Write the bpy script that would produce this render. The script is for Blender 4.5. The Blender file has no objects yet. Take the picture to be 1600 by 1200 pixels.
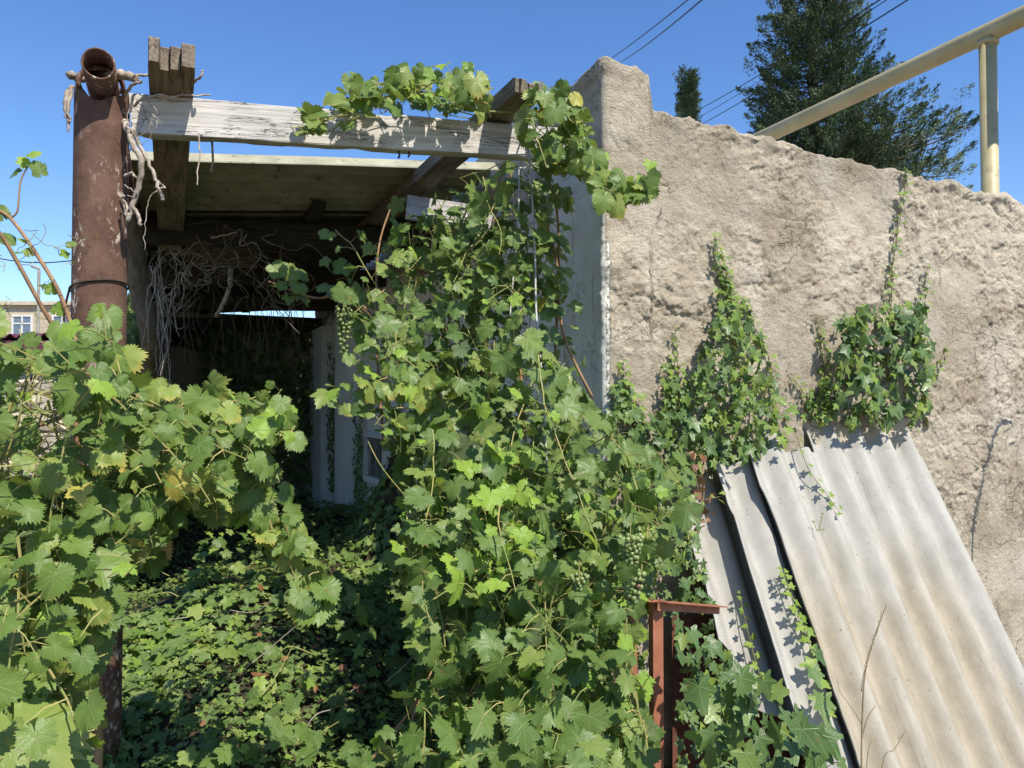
import bpy, math, random
import numpy as np
from mathutils import Vector, Matrix

random.seed(7)
rng = np.random.default_rng(7)
scene = bpy.context.scene
col = scene.collection

# ------------------------------------------------------------------ camera
CAM = Vector((0, 0, 1.6))
FPX = 1200.0
PITCH = math.radians(1.5)
cam_data = bpy.data.cameras.new("camera")
cam_data.sensor_width = 36.0
cam_data.lens = 36.0 * FPX / 1600.0
cam_data.clip_start = 0.05
cam_data.clip_end = 2000
cam = bpy.data.objects.new("camera", cam_data)
cam.location = CAM
cam.rotation_euler = (math.radians(90) + PITCH, 0, 0)
col.objects.link(cam)
scene.camera = cam

# ------------------------------------------------------------------ light
U = Vector((math.cos(math.radians(24)), math.sin(math.radians(24)), 0))   # along the plastered wall, to the right
V = Vector((-U.y, U.x, 0))                                              # into the depth
Z = Vector((0, 0, 1))
SUN = (-V * 0.57 + U * 0.15 + Z * 0.80).normalized()
elev = math.asin(SUN.z)
azim = math.atan2(SUN.x, SUN.y)
world = bpy.data.worlds.new("World")
scene.world = world
world.use_nodes = True
wn = world.node_tree
wn.nodes.clear()
sky = wn.nodes.new("ShaderNodeTexSky")
sky.sky_type = 'NISHITA'
sky.sun_disc = False
sky.sun_elevation = elev
sky.sun_rotation = azim
sky.altitude = 200
sky.air_density = 1.0
sky.dust_density = 0.1
sky.ozone_density = 2.6
bg = wn.nodes.new("ShaderNodeBackground")
bg.inputs['Strength'].default_value = 0.122
wo = wn.nodes.new("ShaderNodeOutputWorld")
hs = wn.nodes.new("ShaderNodeHueSaturation")
hs.inputs['Saturation'].default_value = 1.22
hs.inputs['Value'].default_value = 1.12
hs.inputs['Hue'].default_value = 0.508
wn.links.new(sky.outputs[0], hs.inputs['Color'])
wn.links.new(hs.outputs[0], bg.inputs[0])
wn.links.new(bg.outputs[0], wo.inputs[0])
sl = bpy.data.lights.new("sun", 'SUN')
sl.energy = 5.0
sl.angle = math.radians(0.5)
sl.color = (1.0, 0.94, 0.84)
so = bpy.data.objects.new("sun", sl)
so.rotation_euler = (-SUN).to_track_quat('-Z', 'Y').to_euler()
so.location = (3, -3, 8)
col.objects.link(so)
scene.view_settings.view_transform = 'Standard'
scene.view_settings.look = 'None'
scene.view_settings.gamma = 1.0
scene.view_settings.exposure = 0.55
scene.view_settings.use_curve_mapping = False

# ------------------------------------------------------------------ geometry helpers
W0 = Vector((0.39875, 3.3, 0))      # foot of the corner between plastered wall and white wall

def uv(a, b, z=0.0):
    """building coordinates: a to the right along the wall, b into the depth"""
    return W0 + U * a + V * b + Z * z

def ray(px, py):
    a = (px - 800) / FPX
    b = (600 - py) / FPX
    return Vector((a, math.cos(PITCH) - b * math.sin(PITCH), math.sin(PITCH) + b * math.cos(PITCH)))

def P(px, py, Y):
    d = ray(px, py)
    return CAM + d * (Y / d.y)

def Wp(px, py, off=0.0):
    """point that lies off metres in front of the plastered wall"""
    d = ray(px, py)
    o = W0 - V * off
    return CAM + d * (V.dot(o - CAM) / V.dot(d))

def proj(p):
    q = p - CAM
    f = q.y * math.cos(PITCH) + q.z * math.sin(PITCH)
    up = -q.y * math.sin(PITCH) + q.z * math.cos(PITCH)
    return 800 + FPX * q.x / f, 600 - FPX * up / f

def inside(poly, x, y):
    c = False
    n = len(poly)
    j = n - 1
    for i in range(n):
        xi, yi = poly[i]
        xj, yj = poly[j]
        if (yi > y) != (yj > y) and x < (xj - xi) * (y - yi) / (yj - yi) + xi:
            c = not c
        j = i
    return c

def hash3(ix, iy, iz, seed=0):
    h = (ix.astype(np.int64) * 374761393 + iy.astype(np.int64) * 668265263 + iz.astype(np.int64) * 2147483647 + seed * 144665) & 0xffffffff
    h = ((h ^ (h >> 13)) * 1274126177) & 0xffffffff
    h = ((h ^ (h >> 16)) * 2246822519) & 0xffffffff
    return ((h ^ (h >> 15)) & 0xffffff) / float(0xffffff)

def vnoise(p, seed=0):
    f = np.floor(p).astype(np.int64)
    t = p - f
    t = t * t * (3 - 2 * t)
    r = 0
    for dx in (0, 1):
        for dy in (0, 1):
            for dz in (0, 1):
                w = (t[..., 0] if dx else 1 - t[..., 0]) * (t[..., 1] if dy else 1 - t[..., 1]) * (t[..., 2] if dz else 1 - t[..., 2])
                r = r + w * hash3(f[..., 0] + dx, f[..., 1] + dy, f[..., 2] + dz, seed)
    return r

def fbm(p, octs=4, seed=0):
    r = 0
    a = .5
    for i in range(octs):
        r = r + a * vnoise(p * (2.03 ** i) + i * 17.3, seed + i)
        a *= .5
    return r

def cells(x, y, seed=0):
    """random height of the nearest cell point, 2D"""
    fx, fy = np.floor(x).astype(np.int64), np.floor(y).astype(np.int64)
    best = np.full(x.shape, 9.0)
    val = np.zeros(x.shape)
    for dx in (-1, 0, 1):
        for dy in (-1, 0, 1):
            ix, iy = fx + dx, fy + dy
            px_ = ix + hash3(ix, iy, ix * 0, seed)
            py_ = iy + hash3(ix, iy, ix * 0 + 1, seed)
            d = (x - px_) ** 2 + (y - py_) ** 2
            h = hash3(ix, iy, ix * 0 + 2, seed)
            m_ = d < best
            best = np.where(m_, d, best)
            val = np.where(m_, h, val)
    return val

def sstep(x, a, b):
    t = np.clip((x - a) / (b - a), 0, 1)
    return t * t * (3 - 2 * t)

WM = {}

def place(o, mw, parent=None):
    """give o the world matrix mw, under parent"""
    if parent is not None:
        o.parent = parent
        o.matrix_parent_inverse = WM[parent.name].inverted()
    o.matrix_basis = mw
    WM[o.name] = mw
    return o

def thing(name, label, cat, loc=(0, 0, 0), group=None):
    o = bpy.data.objects.new(name, None)
    o.empty_display_size = .1
    col.objects.link(o)
    o['label'] = label
    o['category'] = cat
    if group:
        o['group'] = group
    place(o, Matrix.Translation(Vector(loc)))
    return o

def tag(o, label, cat, group=None):
    o['label'] = label
    o['category'] = cat
    if group:
        o['group'] = group
    return o

class MB:
    def __init__(s):
        s.v = []
        s.f = []

    def add(s, vs, fs):
        n = len(s.v)
        s.v.extend([tuple(x) for x in vs])
        s.f.extend([tuple(i + n for i in f) for f in fs])
        return s

    def tube(s, pts, rad, sides=6, caps=True):
        pts = [Vector(p) for p in pts]
        n = len(pts)
        if not hasattr(rad, '__len__'):
            rad = [rad] * n
        vs = []
        fs = []
        prev = None
        for i, p in enumerate(pts):
            t = (pts[min(i + 1, n - 1)] - pts[max(i - 1, 0)])
            if t.length < 1e-9:
                t = Vector((0, 0, 1))
            t.normalize()
            if prev is None:
                a = t.orthogonal().normalized()
            else:
                a = prev - t * prev.dot(t)
                a = a.normalized() if a.length > 1e-6 else t.orthogonal().normalized()
            prev = a
            b = t.cross(a)
            for k in range(sides):
                an = 2 * math.pi * k / sides
                vs.append(p + (a * math.cos(an) + b * math.sin(an)) * rad[i])
        for i in range(n - 1):
            for k in range(sides):
                k2 = (k + 1) % sides
                fs.append((i * sides + k, i * sides + k2, (i + 1) * sides + k2, (i + 1) * sides + k))
        if caps:
            fs.append(tuple(range(sides - 1, -1, -1)))
            fs.append(tuple((n - 1) * sides + k for k in range(sides)))
        return s.add(vs, fs)

    def box(s, x0, x1, y0, y1, z0, z1):
        vs = [(x, y, z) for x in (x0, x1) for y in (y0, y1) for z in (z0, z1)]
        fs = [(0, 1, 3, 2), (4, 6, 7, 5), (0, 4, 5, 1), (2, 3, 7, 6), (0, 2, 6, 4), (1, 5, 7, 3)]
        return s.add(vs, fs)

    def mesh(s, name, mat, smooth=False):
        me = bpy.data.meshes.new(name)
        me.from_pydata(s.v, [], s.f)
        me.materials.append(mat)
        if smooth:
            me.polygons.foreach_set('use_smooth', [True] * len(me.polygons))
        me.update()
        return me

    def build(s, name, mat, parent=None, mw=None, smooth=False):
        return obj(name, s.mesh(name, mat, smooth), parent, mw)

def obj(name, me, parent=None, mw=None):
    o = bpy.data.objects.new(name, me)
    col.objects.link(o)
    place(o, mw if mw is not None else Matrix.Identity(4), parent)
    return o

def np_mesh(name, verts, faces, mat, uvs=None, smooth=True):
    """fast mesh from numpy arrays, faces (m, k)"""
    me = bpy.data.meshes.new(name)
    nv = len(verts)
    m, k = faces.shape
    me.vertices.add(nv)
    me.vertices.foreach_set('co', verts.astype(np.float32).ravel())
    me.loops.add(m * k)
    me.loops.foreach_set('vertex_index', faces.astype(np.int32).ravel())
    me.polygons.add(m)
    me.polygons.foreach_set('loop_start', np.arange(0, m * k, k, dtype=np.int32))
    me.polygons.foreach_set('loop_total', np.full(m, k, dtype=np.int32))
    me.polygons.foreach_set('use_smooth', np.full(m, smooth))
    me.update(calc_edges=True)
    if uvs is not None:
        l = me.uv_layers.new(name='UVMap')
        l.data.foreach_set('uv', uvs[faces.ravel()].astype(np.float32).ravel())
    me.materials.append(mat)
    return me

def frame(p0, xdir, up=Z):
    x = Vector(xdir).normalized()
    y = Vector(up).cross(x).normalized()
    z = x.cross(y)
    m = Matrix((x, y, z)).transposed().to_4x4()
    return Matrix.Translation(Vector(p0)) @ m

def bez(pts, n=8):
    """smooth curve through points (catmull-rom)"""
    pts = [Vector(p) for p in pts]
    out = []
    for i in range(len(pts) - 1):
        p0 = pts[max(i - 1, 0)]
        p1 = pts[i]
        p2 = pts[i + 1]
        p3 = pts[min(i + 2, len(pts) - 1)]
        for k in range(n):
            t = k / n
            out.append(0.5 * ((2 * p1) + (p2 - p0) * t + (2 * p0 - 5 * p1 + 4 * p2 - p3) * t * t + (3 * p1 - p0 - 3 * p2 + p3) * t ** 3))
    out.append(pts[-1])
    return out

# ------------------------------------------------------------------ materials
class NT:
    def __init__(s, name):
        s.m = bpy.data.materials.new(name)
        s.m.use_nodes = True
        s.t = s.m.node_tree
        s.t.nodes.clear()
        s.out = s.n('ShaderNodeOutputMaterial')

    def n(s, typ, **kw):
        nd = s.t.nodes.new(typ)
        for k, v in kw.items():
            setattr(nd, k, v)
        return nd

    def put(s, sock, v):
        if isinstance(v, bpy.types.NodeSocket):
            s.t.links.new(v, sock)
        elif v is not None:
            if hasattr(v, '__len__') and len(v) == 3 and sock.type == 'RGBA':
                v = (*v, 1)
            sock.default_value = v

    def math(s, op, a, b=None, c=None, clamp=False):
        nd = s.n('ShaderNodeMath', operation=op, use_clamp=clamp)
        s.put(nd.inputs[0], a)
        if b is not None:
            s.put(nd.inputs[1], b)
        if c is not None:
            s.put(nd.inputs[2], c)
        return nd.outputs[0]

    def mix(s, f, a, b, mode='MIX'):
        nd = s.n('ShaderNodeMix', data_type='RGBA', blend_type=mode)
        s.put(nd.inputs[0], f)
        s.put(nd.inputs[6], a)
        s.put(nd.inputs[7], b)
        return nd.outputs[2]

    def coord(s, kind='Object'):
        return s.n('ShaderNodeTexCoord').outputs[kind]

    def map(s, vec, scale=(1, 1, 1), rot=(0, 0, 0), loc=(0, 0, 0)):
        nd = s.n('ShaderNodeMapping')
        s.put(nd.inputs[0], vec)
        nd.inputs['Scale'].default_value = scale
        nd.inputs['Rotation'].default_value = rot
        nd.inputs['Location'].default_value = loc
        return nd.outputs[0]

    def noise(s, vec, scale=5, detail=4, rough=.55, dist=0):
        nd = s.n('ShaderNodeTexNoise')
        s.put(nd.inputs['Vector'], vec)
        nd.inputs['Scale'].default_value = scale
        nd.inputs['Detail'].default_value = detail
        nd.inputs['Roughness'].default_value = rough
        nd.inputs['Distortion'].default_value = dist
        return nd.outputs[0]

    def ramp(s, f, a, b, clamp=True):
        nd = s.n('ShaderNodeMapRange', interpolation_type='SMOOTHSTEP')
        s.put(nd.inputs[0], f)
        nd.inputs[1].default_value = a
        nd.inputs[2].default_value = b
        return nd.outputs[0]

    def bump(s, h, strength=.5, dist=.01, normal=None):
        nd = s.n('ShaderNodeBump')
        nd.inputs['Strength'].default_value = strength
        nd.inputs['Distance'].default_value = dist
        s.put(nd.inputs['Height'], h)
        if normal is not None:
            s.put(nd.inputs['Normal'], normal)
        return nd.outputs[0]

    def pbr(s, color, rough=.7, spec=.3, normal=None, metallic=0.0):
        p = s.n('ShaderNodeBsdfPrincipled')
        s.put(p.inputs['Base Color'], color)
        s.put(p.inputs['Roughness'], rough)
        p.inputs['Specular IOR Level'].default_value = spec
        p.inputs['Metallic'].default_value = metallic
        if normal is not None:
            s.put(p.inputs['Normal'], normal)
        return p

    def done(s, sh):
        s.t.links.new(sh.outputs[0] if hasattr(sh, 'outputs') else sh, s.out.inputs[0])
        return s.m

def leaf_material(name, ca, cb, cc, trans, tmix=.35, veins=((90,), (35,), (145,), (-22,), (202,)), veincol=(.30, .36, .12), rough=.42, edge=None, spec=.30, vein_amt=.32, back=(.16, .20, .10)):
    t = NT(name)
    rnd = t.math('FRACT', t.math('ADD', t.n('ShaderNodeObjectInfo').outputs['Random'], t.n('ShaderNodeNewGeometry').outputs['Random Per Island']))
    rnd2 = t.math('FRACT', t.math('MULTIPLY', rnd, 7.31))
    uvc = t.coord('UV')
    sep = t.n('ShaderNodeSeparateXYZ')
    t.put(sep.inputs[0], uvc)
    x = t.math('MULTIPLY_ADD', sep.outputs[0], 2.0, -1.0)
    y = t.math('MULTIPLY_ADD', sep.outputs[1], 2.0, -1.0)
    best = None
    sec = None
    for (a,) in veins:
        ca_, sa_ = math.cos(math.radians(a)), math.sin(math.radians(a))
        p = t.math('ADD', t.math('MULTIPLY', x, ca_), t.math('MULTIPLY', y, sa_))
        q = t.math('ABSOLUTE', t.math('ADD', t.math('MULTIPLY', x, -sa_), t.math('MULTIPLY', y, ca_)))
        d = t.math('ADD', q, t.math('MULTIPLY', t.math('LESS_THAN', p, 0.0), 9.0))
        best = d if best is None else t.math('MINIMUM', best, d)
        # side veins: stripes leaving the main vein
        st = t.math('ABSOLUTE', t.math('SUBTRACT', t.math('FRACT', t.math('MULTIPLY', t.math('SUBTRACT', p, t.math('MULTIPLY', q, .9)), 7.0)), .5))
        st = t.math('ADD', st, t.math('MULTIPLY', d, 2.2))
        sec = st if sec is None else t.math('MINIMUM', sec, st)
    main = t.math('SUBTRACT', 1.0, t.ramp(best, .004, .026))
    side = t.math('SUBTRACT', 1.0, t.ramp(sec, .05, .22))
    vein = t.math('MAXIMUM', main, t.math('MULTIPLY', side, .45))
    n1 = t.noise(uvc, 3.0, 3)
    base = t.mix(rnd, ca, cb)
    base = t.mix(t.ramp(rnd2, .6, 1.0), base, cc)
    base = t.mix(t.math('MULTIPLY', t.ramp(n1, .45, .75), .35), base, cb)
    if edge is not None:
        r = t.math('SQRT', t.math('ADD', t.math('MULTIPLY', x, x), t.math('MULTIPLY', y, y)))
        e = t.math('MULTIPLY', t.ramp(t.math('ADD', r, t.math('MULTIPLY', n1, .5)), .85, 1.15), t.ramp(rnd2, .6, 1.0))
        base = t.mix(e, base, edge)
    base = t.mix(t.math('MULTIPLY', vein, vein_amt), base, veincol)
    ov = t.n('ShaderNodeVectorMath', operation='ADD')
    t.put(ov.inputs[0], uvc)
    t.put(ov.inputs[1], t.math('MULTIPLY', rnd, 37.0))
    spot = t.math('MULTIPLY', t.ramp(t.noise(ov.outputs[0], 7.0, 3), .66, .70), t.ramp(rnd2, .3, .5))
    base = t.mix(t.math('MULTIPLY', spot, .8), base, (.17, .10, .045))
    dust = t.ramp(t.noise(ov.outputs[0], 2.2, 5), .45, .7)
    base = t.mix(t.math('MULTIPLY', dust, .07), base, (.36, .36, .27))
    bf = t.n('ShaderNodeNewGeometry').outputs['Backfacing']
    colr = t.mix(t.math('MULTIPLY', bf, .75), base, back)
    nb = t.bump(t.math('ADD', vein, t.math('MULTIPLY', t.noise(uvc, 22.0, 2), .6)), .35, .004)
    p = t.pbr(colr, rough, spec, nb)
    tr = t.n('ShaderNodeBsdfTranslucent')
    t.put(tr.inputs[0], t.mix(t.math('MULTIPLY', vein, .4), t.mix(.4, trans, base), (.1, .16, .02)))
    mx = t.n('ShaderNodeMixShader')
    mx.inputs[0].default_value = tmix
    t.t.links.new(p.outputs[0], mx.inputs[1])
    t.t.links.new(tr.outputs[0], mx.inputs[2])
    return t.done(mx)

IV = ((90,), (32,), (148,), (-35,), (215,))
M = {}
M['vine_leaf'] = leaf_material('vine_leaf', (.085, .150, .030), (.145, .215, .042), (.23, .29, .06), (.34, .44, .05), .28, edge=(.34, .30, .06))
M['young_leaf'] = leaf_material('young_leaf', (.22, .36, .05), (.30, .44, .06), (.17, .30, .05), (.50, .65, .05), .42)
M['yellow_leaf'] = leaf_material('yellow_leaf', (.42, .34, .07), (.36, .36, .06), (.40, .22, .08), (.6, .5, .06), .3, veincol=(.4, .4, .12))
M['dull_vine_leaf'] = leaf_material('dull_vine_leaf', (.080, .142, .034), (.130, .20, .046), (.20, .265, .062), (.24, .36, .05), .3)
M['ivy_leaf'] = leaf_material('ivy_leaf', (.055, .108, .027), (.092, .158, .038), (.18, .25, .05), (.15, .28, .03), .22, veins=IV, veincol=(.24, .32, .12), rough=.38, spec=.4)
M['ivy_young'] = leaf_material('ivy_young', (.17, .27, .045), (.24, .34, .055), (.12, .22, .04), (.40, .52, .05), .35, veins=IV, veincol=(.35, .42, .15))
M['ground_leaf'] = leaf_material('ground_leaf', (.10, .165, .045), (.155, .23, .06), (.26, .32, .09), (.26, .38, .06), .3, veins=IV, veincol=(.22, .3, .12), rough=.4)
M['dead_leaf'] = leaf_material('dead_leaf', (.16, .07, .035), (.28, .13, .06), (.42, .24, .12), (.4, .2, .06), .2, veincol=(.2, .1, .05), edge=None, back=(.25, .13, .07))

def mat_plaster():
    t = NT('rough_plaster')
    c = t.coord()
    at = t.n('ShaderNodeAttribute', attribute_name='paint').outputs['Fac']
    n1 = t.noise(c, 1.5, 5, .6)
    n2 = t.noise(c, 7, 6, .65, .5)
    n3 = t.noise(c, 45, 5, .7)
    n4 = t.noise(t.map(c, (1, 1, .35)), 3.2, 5, .6, .6)
    base = t.mix(t.ramp(n1, .35, .68), (.345, .29, .205), (.565, .50, .385))
    base = t.mix(t.math('MULTIPLY', t.ramp(n2, .5, .68), .7), base, (.31, .24, .165))
    base = t.mix(t.math('MULTIPLY', t.ramp(n4, .56, .7), .5), base, (.56, .51, .44))
    base = t.mix(t.math('MULTIPLY', t.ramp(n3, .52, .75), .35), base, (.29, .23, .17))
    base = t.mix(t.math('MULTIPLY', t.math('SUBTRACT', 1.0, t.ramp(n2, .25, .42)), .5), base, (.36, .31, .255))
    # thin cracks
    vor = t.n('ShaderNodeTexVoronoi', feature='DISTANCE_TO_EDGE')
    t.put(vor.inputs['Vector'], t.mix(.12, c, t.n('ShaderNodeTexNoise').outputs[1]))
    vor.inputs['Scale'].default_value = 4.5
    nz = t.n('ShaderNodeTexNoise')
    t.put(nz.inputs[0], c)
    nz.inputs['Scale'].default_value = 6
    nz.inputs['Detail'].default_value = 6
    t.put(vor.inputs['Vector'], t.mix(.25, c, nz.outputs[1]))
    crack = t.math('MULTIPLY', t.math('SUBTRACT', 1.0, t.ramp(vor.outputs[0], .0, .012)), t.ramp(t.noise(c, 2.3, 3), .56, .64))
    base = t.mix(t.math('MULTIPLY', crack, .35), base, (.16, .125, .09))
    # ledges where one throw of plaster overlaps another
    reg = t.math('MULTIPLY_ADD', t.ramp(t.noise(c, 1.9, 3), .42, .6), .85, .2)
    nz1 = t.n('ShaderNodeTexNoise')
    t.put(nz1.inputs[0], c)
    nz1.inputs['Scale'].default_value = 5
    nz1.inputs['Detail'].default_value = 7
    nz1.inputs['Roughness'].default_value = .62
    def throws(sc_, amt, lo):
        v_ = t.n('ShaderNodeTexVoronoi', feature='F1')
        t.put(v_.inputs['Vector'], t.map(t.mix(amt, c, nz1.outputs[1]), (1, 1, 1.35), loc=(lo, lo, 0)))
        v_.inputs['Scale'].default_value = sc_
        sp_ = t.n('ShaderNodeSeparateXYZ')
        t.put(sp_.inputs[0], v_.outputs['Color'])
        return sp_.outputs[0]
    v1 = throws(6.0, .35, .0)
    v2 = throws(17.0, .22, 3.0)
    v3 = throws(42.0, .12, 5.0)
    sm = t.math('MULTIPLY', reg, t.math('ADD', t.math('ADD', t.math('MULTIPLY', v1, .9), t.math('MULTIPLY', v2, .6)), t.math('MULTIPLY', v3, .35)))
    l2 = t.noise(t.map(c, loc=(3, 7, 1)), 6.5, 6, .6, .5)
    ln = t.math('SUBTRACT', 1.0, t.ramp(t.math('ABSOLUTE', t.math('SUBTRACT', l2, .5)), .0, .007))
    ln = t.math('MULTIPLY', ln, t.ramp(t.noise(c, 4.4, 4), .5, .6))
    base = t.mix(t.math('MULTIPLY', ln, .6), base, (.17, .13, .09))  # thin dark lines: crevice dirt and the ledges' shadows put into the colour
    base = t.mix(t.math('MULTIPLY', v1, .35), base, (.57, .51, .41))
    base = t.mix(t.math('MULTIPLY', t.ramp(t.noise(t.map(c, (2.2, 2.2, .35)), 3.0, 5, .65), .54, .7), .4), base, (.27, .225, .165))
    sm = t.math('SUBTRACT', sm, t.math('MULTIPLY', ln, .7))
    white = t.mix(t.ramp(n2, .45, .75), (.80, .785, .71), (.66, .655, .56))
    white = t.mix(t.math('MULTIPLY', t.ramp(n4, .55, .7), .5), white, (.36, .37, .30))
    white = t.mix(t.math('MULTIPLY', t.ramp(t.noise(t.map(c, (6, 6, .8)), 3, 5), .58, .75), .55), white, (.30, .29, .25))
    pf = t.ramp(t.math('ADD', at, t.math('MULTIPLY', t.math('SUBTRACT', n3, .5), .8)), .42, .55)
    colr = t.mix(pf, base, white)
    h = t.math('ADD', t.math('ADD', t.math('MULTIPLY', n3, .7), t.math('MULTIPLY', sm, 1.3)), t.math('MULTIPLY', t.noise(c, 140, 4, .7), .5))
    h = t.math('SUBTRACT', h, t.math('MULTIPLY', crack, 1.2))
    h = t.math('MULTIPLY', h, t.math('SUBTRACT', 1.0, t.math('MULTIPLY', pf, .7)))
    return t.done(t.pbr(colr, .92, .15, t.bump(h, 1.0, .016)))

def mat_simple(name, a, b, scale=8, rough=.85, spec=.2, bumpd=.004, stretch=(1, 1, 1), c3=None, bs=30):
    t = NT(name)
    c = t.map(t.coord(), stretch)
    n = t.noise(c, scale, 5, .6)
    cl = t.mix(t.ramp(n, .35, .68), a, b)
    if c3:
        cl = t.mix(t.ramp(t.noise(c, scale * 3.1, 5, .7), .58, .68), cl, c3)
    return t.done(t.pbr(cl, rough, spec, t.bump(t.noise(c, bs, 5, .7), .6, bumpd)))

def mat_wood(name, a, b, crackc=(.05, .042, .035)):
    t = NT(name)
    c = t.coord()
    off = t.n('ShaderNodeObjectInfo').outputs['Random']
    cc = t.n('ShaderNodeVectorMath', operation='ADD')
    t.put(cc.inputs[0], c)
    t.put(cc.inputs[1], t.math('MULTIPLY', off, 30.0))
    c = cc.outputs[0]
    g = t.noise(t.map(c, (1.2, 26, 26)), 3.0, 6, .65, .3)
    g2 = t.noise(t.map(c, (.8, 12, 12)), 4.0, 5, .7, .8)
    big = t.noise(c, 3.0, 4)
    cl = t.mix(t.ramp(g, .3, .7), a, b)
    cl = t.mix(t.math('MULTIPLY', t.ramp(big, .45, .7), .35), cl, tuple(x * .6 for x in a))
    crack = t.math('SUBTRACT', 1.0, t.ramp(t.math('ABSOLUTE', t.math('SUBTRACT', g2, .5)), .0, .013))
    crack = t.math('MULTIPLY', crack, t.ramp(t.noise(t.map(c, (1.5, 6, 6)), 2.2, 3), .46, .56))
    cl = t.mix(t.math('MULTIPLY', crack, .85), cl, crackc)
    knot = t.math('SUBTRACT', 1.0, t.ramp(t.noise(t.map(c, (3, 9, 9), loc=(3, 1, 2)), 2.5, 2), .24, .31))
    cl = t.mix(t.math('MULTIPLY', knot, .6), cl, (.12, .085, .06))
    h = t.math('SUBTRACT', g, t.math('MULTIPLY', crack, 1.2))
    return t.done(t.pbr(cl, .88, .15, t.bump(h, .9, .004)))

def mat_rust():
    t = NT('rusted_steel')
    c = t.coord()
    n = t.noise(c, 9, 6, .65)
    n2 = t.noise(c, 60, 5, .7)
    cl = t.mix(t.ramp(n, .35, .65), (.085, .043, .028), (.15, .085, .058))
    cl = t.mix(t.math('MULTIPLY', t.ramp(n2, .5, .7), .5), cl, (.07, .035, .022))
    mask = t.math('MULTIPLY', t.ramp(t.noise(t.map(c, (1, 1, .55)), 7, 3), .44, .62), t.ramp(t.noise(t.map(c, (1, 1, .55)), 55, 4, .7), .555, .60))
    cl = t.mix(mask, cl, (.55, .46, .36))
    return t.done(t.pbr(cl, .8, .3, t.bump(t.math('ADD', n2, mask), .6, .003)))

def mat_slate():
    t = NT('asbestos_slate')
    c = t.coord()
    off = t.n('ShaderNodeObjectInfo').outputs['Random']
    n1 = t.noise(t.map(c, (2.6, .55, .2)), 1.9, 5, .6, .4)
    n2 = t.noise(t.map(c, (1, .4, .2)), 12, 6, .7)
    n3 = t.noise(c, 70, 5, .7)
    sep = t.n('ShaderNodeSeparateXYZ')
    t.put(sep.inputs[0], c)
    cl = t.mix(t.ramp(n2, .3, .7), (.30, .29, .255), (.39, .375, .335))
    # ochre lichen and dirt, heavier on the lower half of the sheet
    low = t.ramp(t.math('ADD', sep.outputs[1], t.math('MULTIPLY', t.math('SUBTRACT', n1, .5), 1.5)), .18, .95)
    rt = t.math('SUBTRACT', 1.0, t.ramp(t.math('ADD', sep.outputs[0], t.math('MULTIPLY', t.math('SUBTRACT', n1, .5), .5)), .86, 1.06))
    att = t.n('ShaderNodeAttribute', attribute_name='weather').outputs['Fac']
    f = t.math('MULTIPLY', t.math('MULTIPLY', t.math('MULTIPLY', low, rt), .95), att)
    f = t.math('MULTIPLY', f, t.math('SUBTRACT', 1.15, t.math('MULTIPLY', t.ramp(sep.outputs[2], -.01, .024), .6)))
    cl = t.mix(f, cl, t.mix(t.ramp(n2, .35, .65), (.265, .23, .165), (.345, .30, .22)))
    cl = t.mix(t.math('MULTIPLY', t.ramp(n3, .54, .72), .4), cl, (.30, .28, .245))
    cl = t.mix(t.math('MULTIPLY', t.ramp(t.noise(c, 26, 6, .75), .57, .72), .55), cl, (.38, .345, .27))
    cl = t.mix(t.math('MULTIPLY', t.ramp(t.noise(t.map(c, (12, .5, 1)), 2.4, 5, .7), .54, .70), .45), cl, (.20, .18, .15))
    cl = t.mix(t.math('MULTIPLY', t.ramp(t.noise(t.map(c, (1, 1, .1), loc=(2, 2, 0)), 55, 3, .6), .66, .72), .7), cl, (.13, .12, .10))
    # pressed cloth weave
    w = t.n('ShaderNodeTexWave', wave_type='BANDS', bands_direction='DIAGONAL')
    t.put(w.inputs[0], c)
    w.inputs['Scale'].default_value = 45
    w.inputs['Distortion'].default_value = .8
    h = t.math('ADD', t.math('MULTIPLY', w.outputs[1], .5), t.math('MULTIPLY', n3, .8))
    return t.done(t.pbr(cl, .88, .2, t.bump(h, .35, .003)))

M['plaster'] = mat_plaster()
M['rust'] = mat_rust()
M['slate'] = mat_slate()
M['wood'] = mat_wood('weathered_beam_wood', (.42, .39, .35), (.60, .575, .53))
M['brown_wood'] = mat_wood('old_rafter_wood', (.13, .105, .075), (.26, .215, .16))
M['dark_wood'] = mat_wood('shaded_roof_timber', (.04, .034, .025), (.08, .07, .05))  # inner timbers darkened: the shade under the roof is put into the colour
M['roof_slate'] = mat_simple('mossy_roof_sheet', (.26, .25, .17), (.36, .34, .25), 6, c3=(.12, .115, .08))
M['shaded_slate'] = mat_simple('shaded_roof_sheet', (.05, .047, .035), (.09, .085, .06), 6)  # dark copy of the front sheet's material, interior shade painted into it
M['cane'] = mat_simple('vine_cane', (.20, .115, .06), (.34, .21, .115), 30, .7, stretch=(1, 1, .4))
M['green_stem'] = mat_simple('green_stem', (.20, .24, .07), (.33, .26, .10), 20, .6)
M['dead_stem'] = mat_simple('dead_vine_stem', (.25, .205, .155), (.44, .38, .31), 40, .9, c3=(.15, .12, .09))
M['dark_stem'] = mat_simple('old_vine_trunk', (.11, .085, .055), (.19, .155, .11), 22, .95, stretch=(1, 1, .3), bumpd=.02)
M['ivy_stem'] = mat_simple('ivy_stem', (.17, .14, .07), (.26, .24, .10), 30, .8)
M['yellow_pipe'] = mat_simple('faded_yellow_paint', (.36, .305, .155), (.44, .38, .215), 5, .5, .4, .001, c3=(.29, .24, .13))
M['red_metal'] = mat_simple('red_primer_steel', (.29, .105, .06), (.38, .15, .09), 14, .65, .3, .001, c3=(.17, .07, .045))
M['brown_metal'] = mat_simple('brown_rust_sheet', (.085, .035, .022), (.15, .06, .04), 9, .8, .2, .002)
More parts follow.
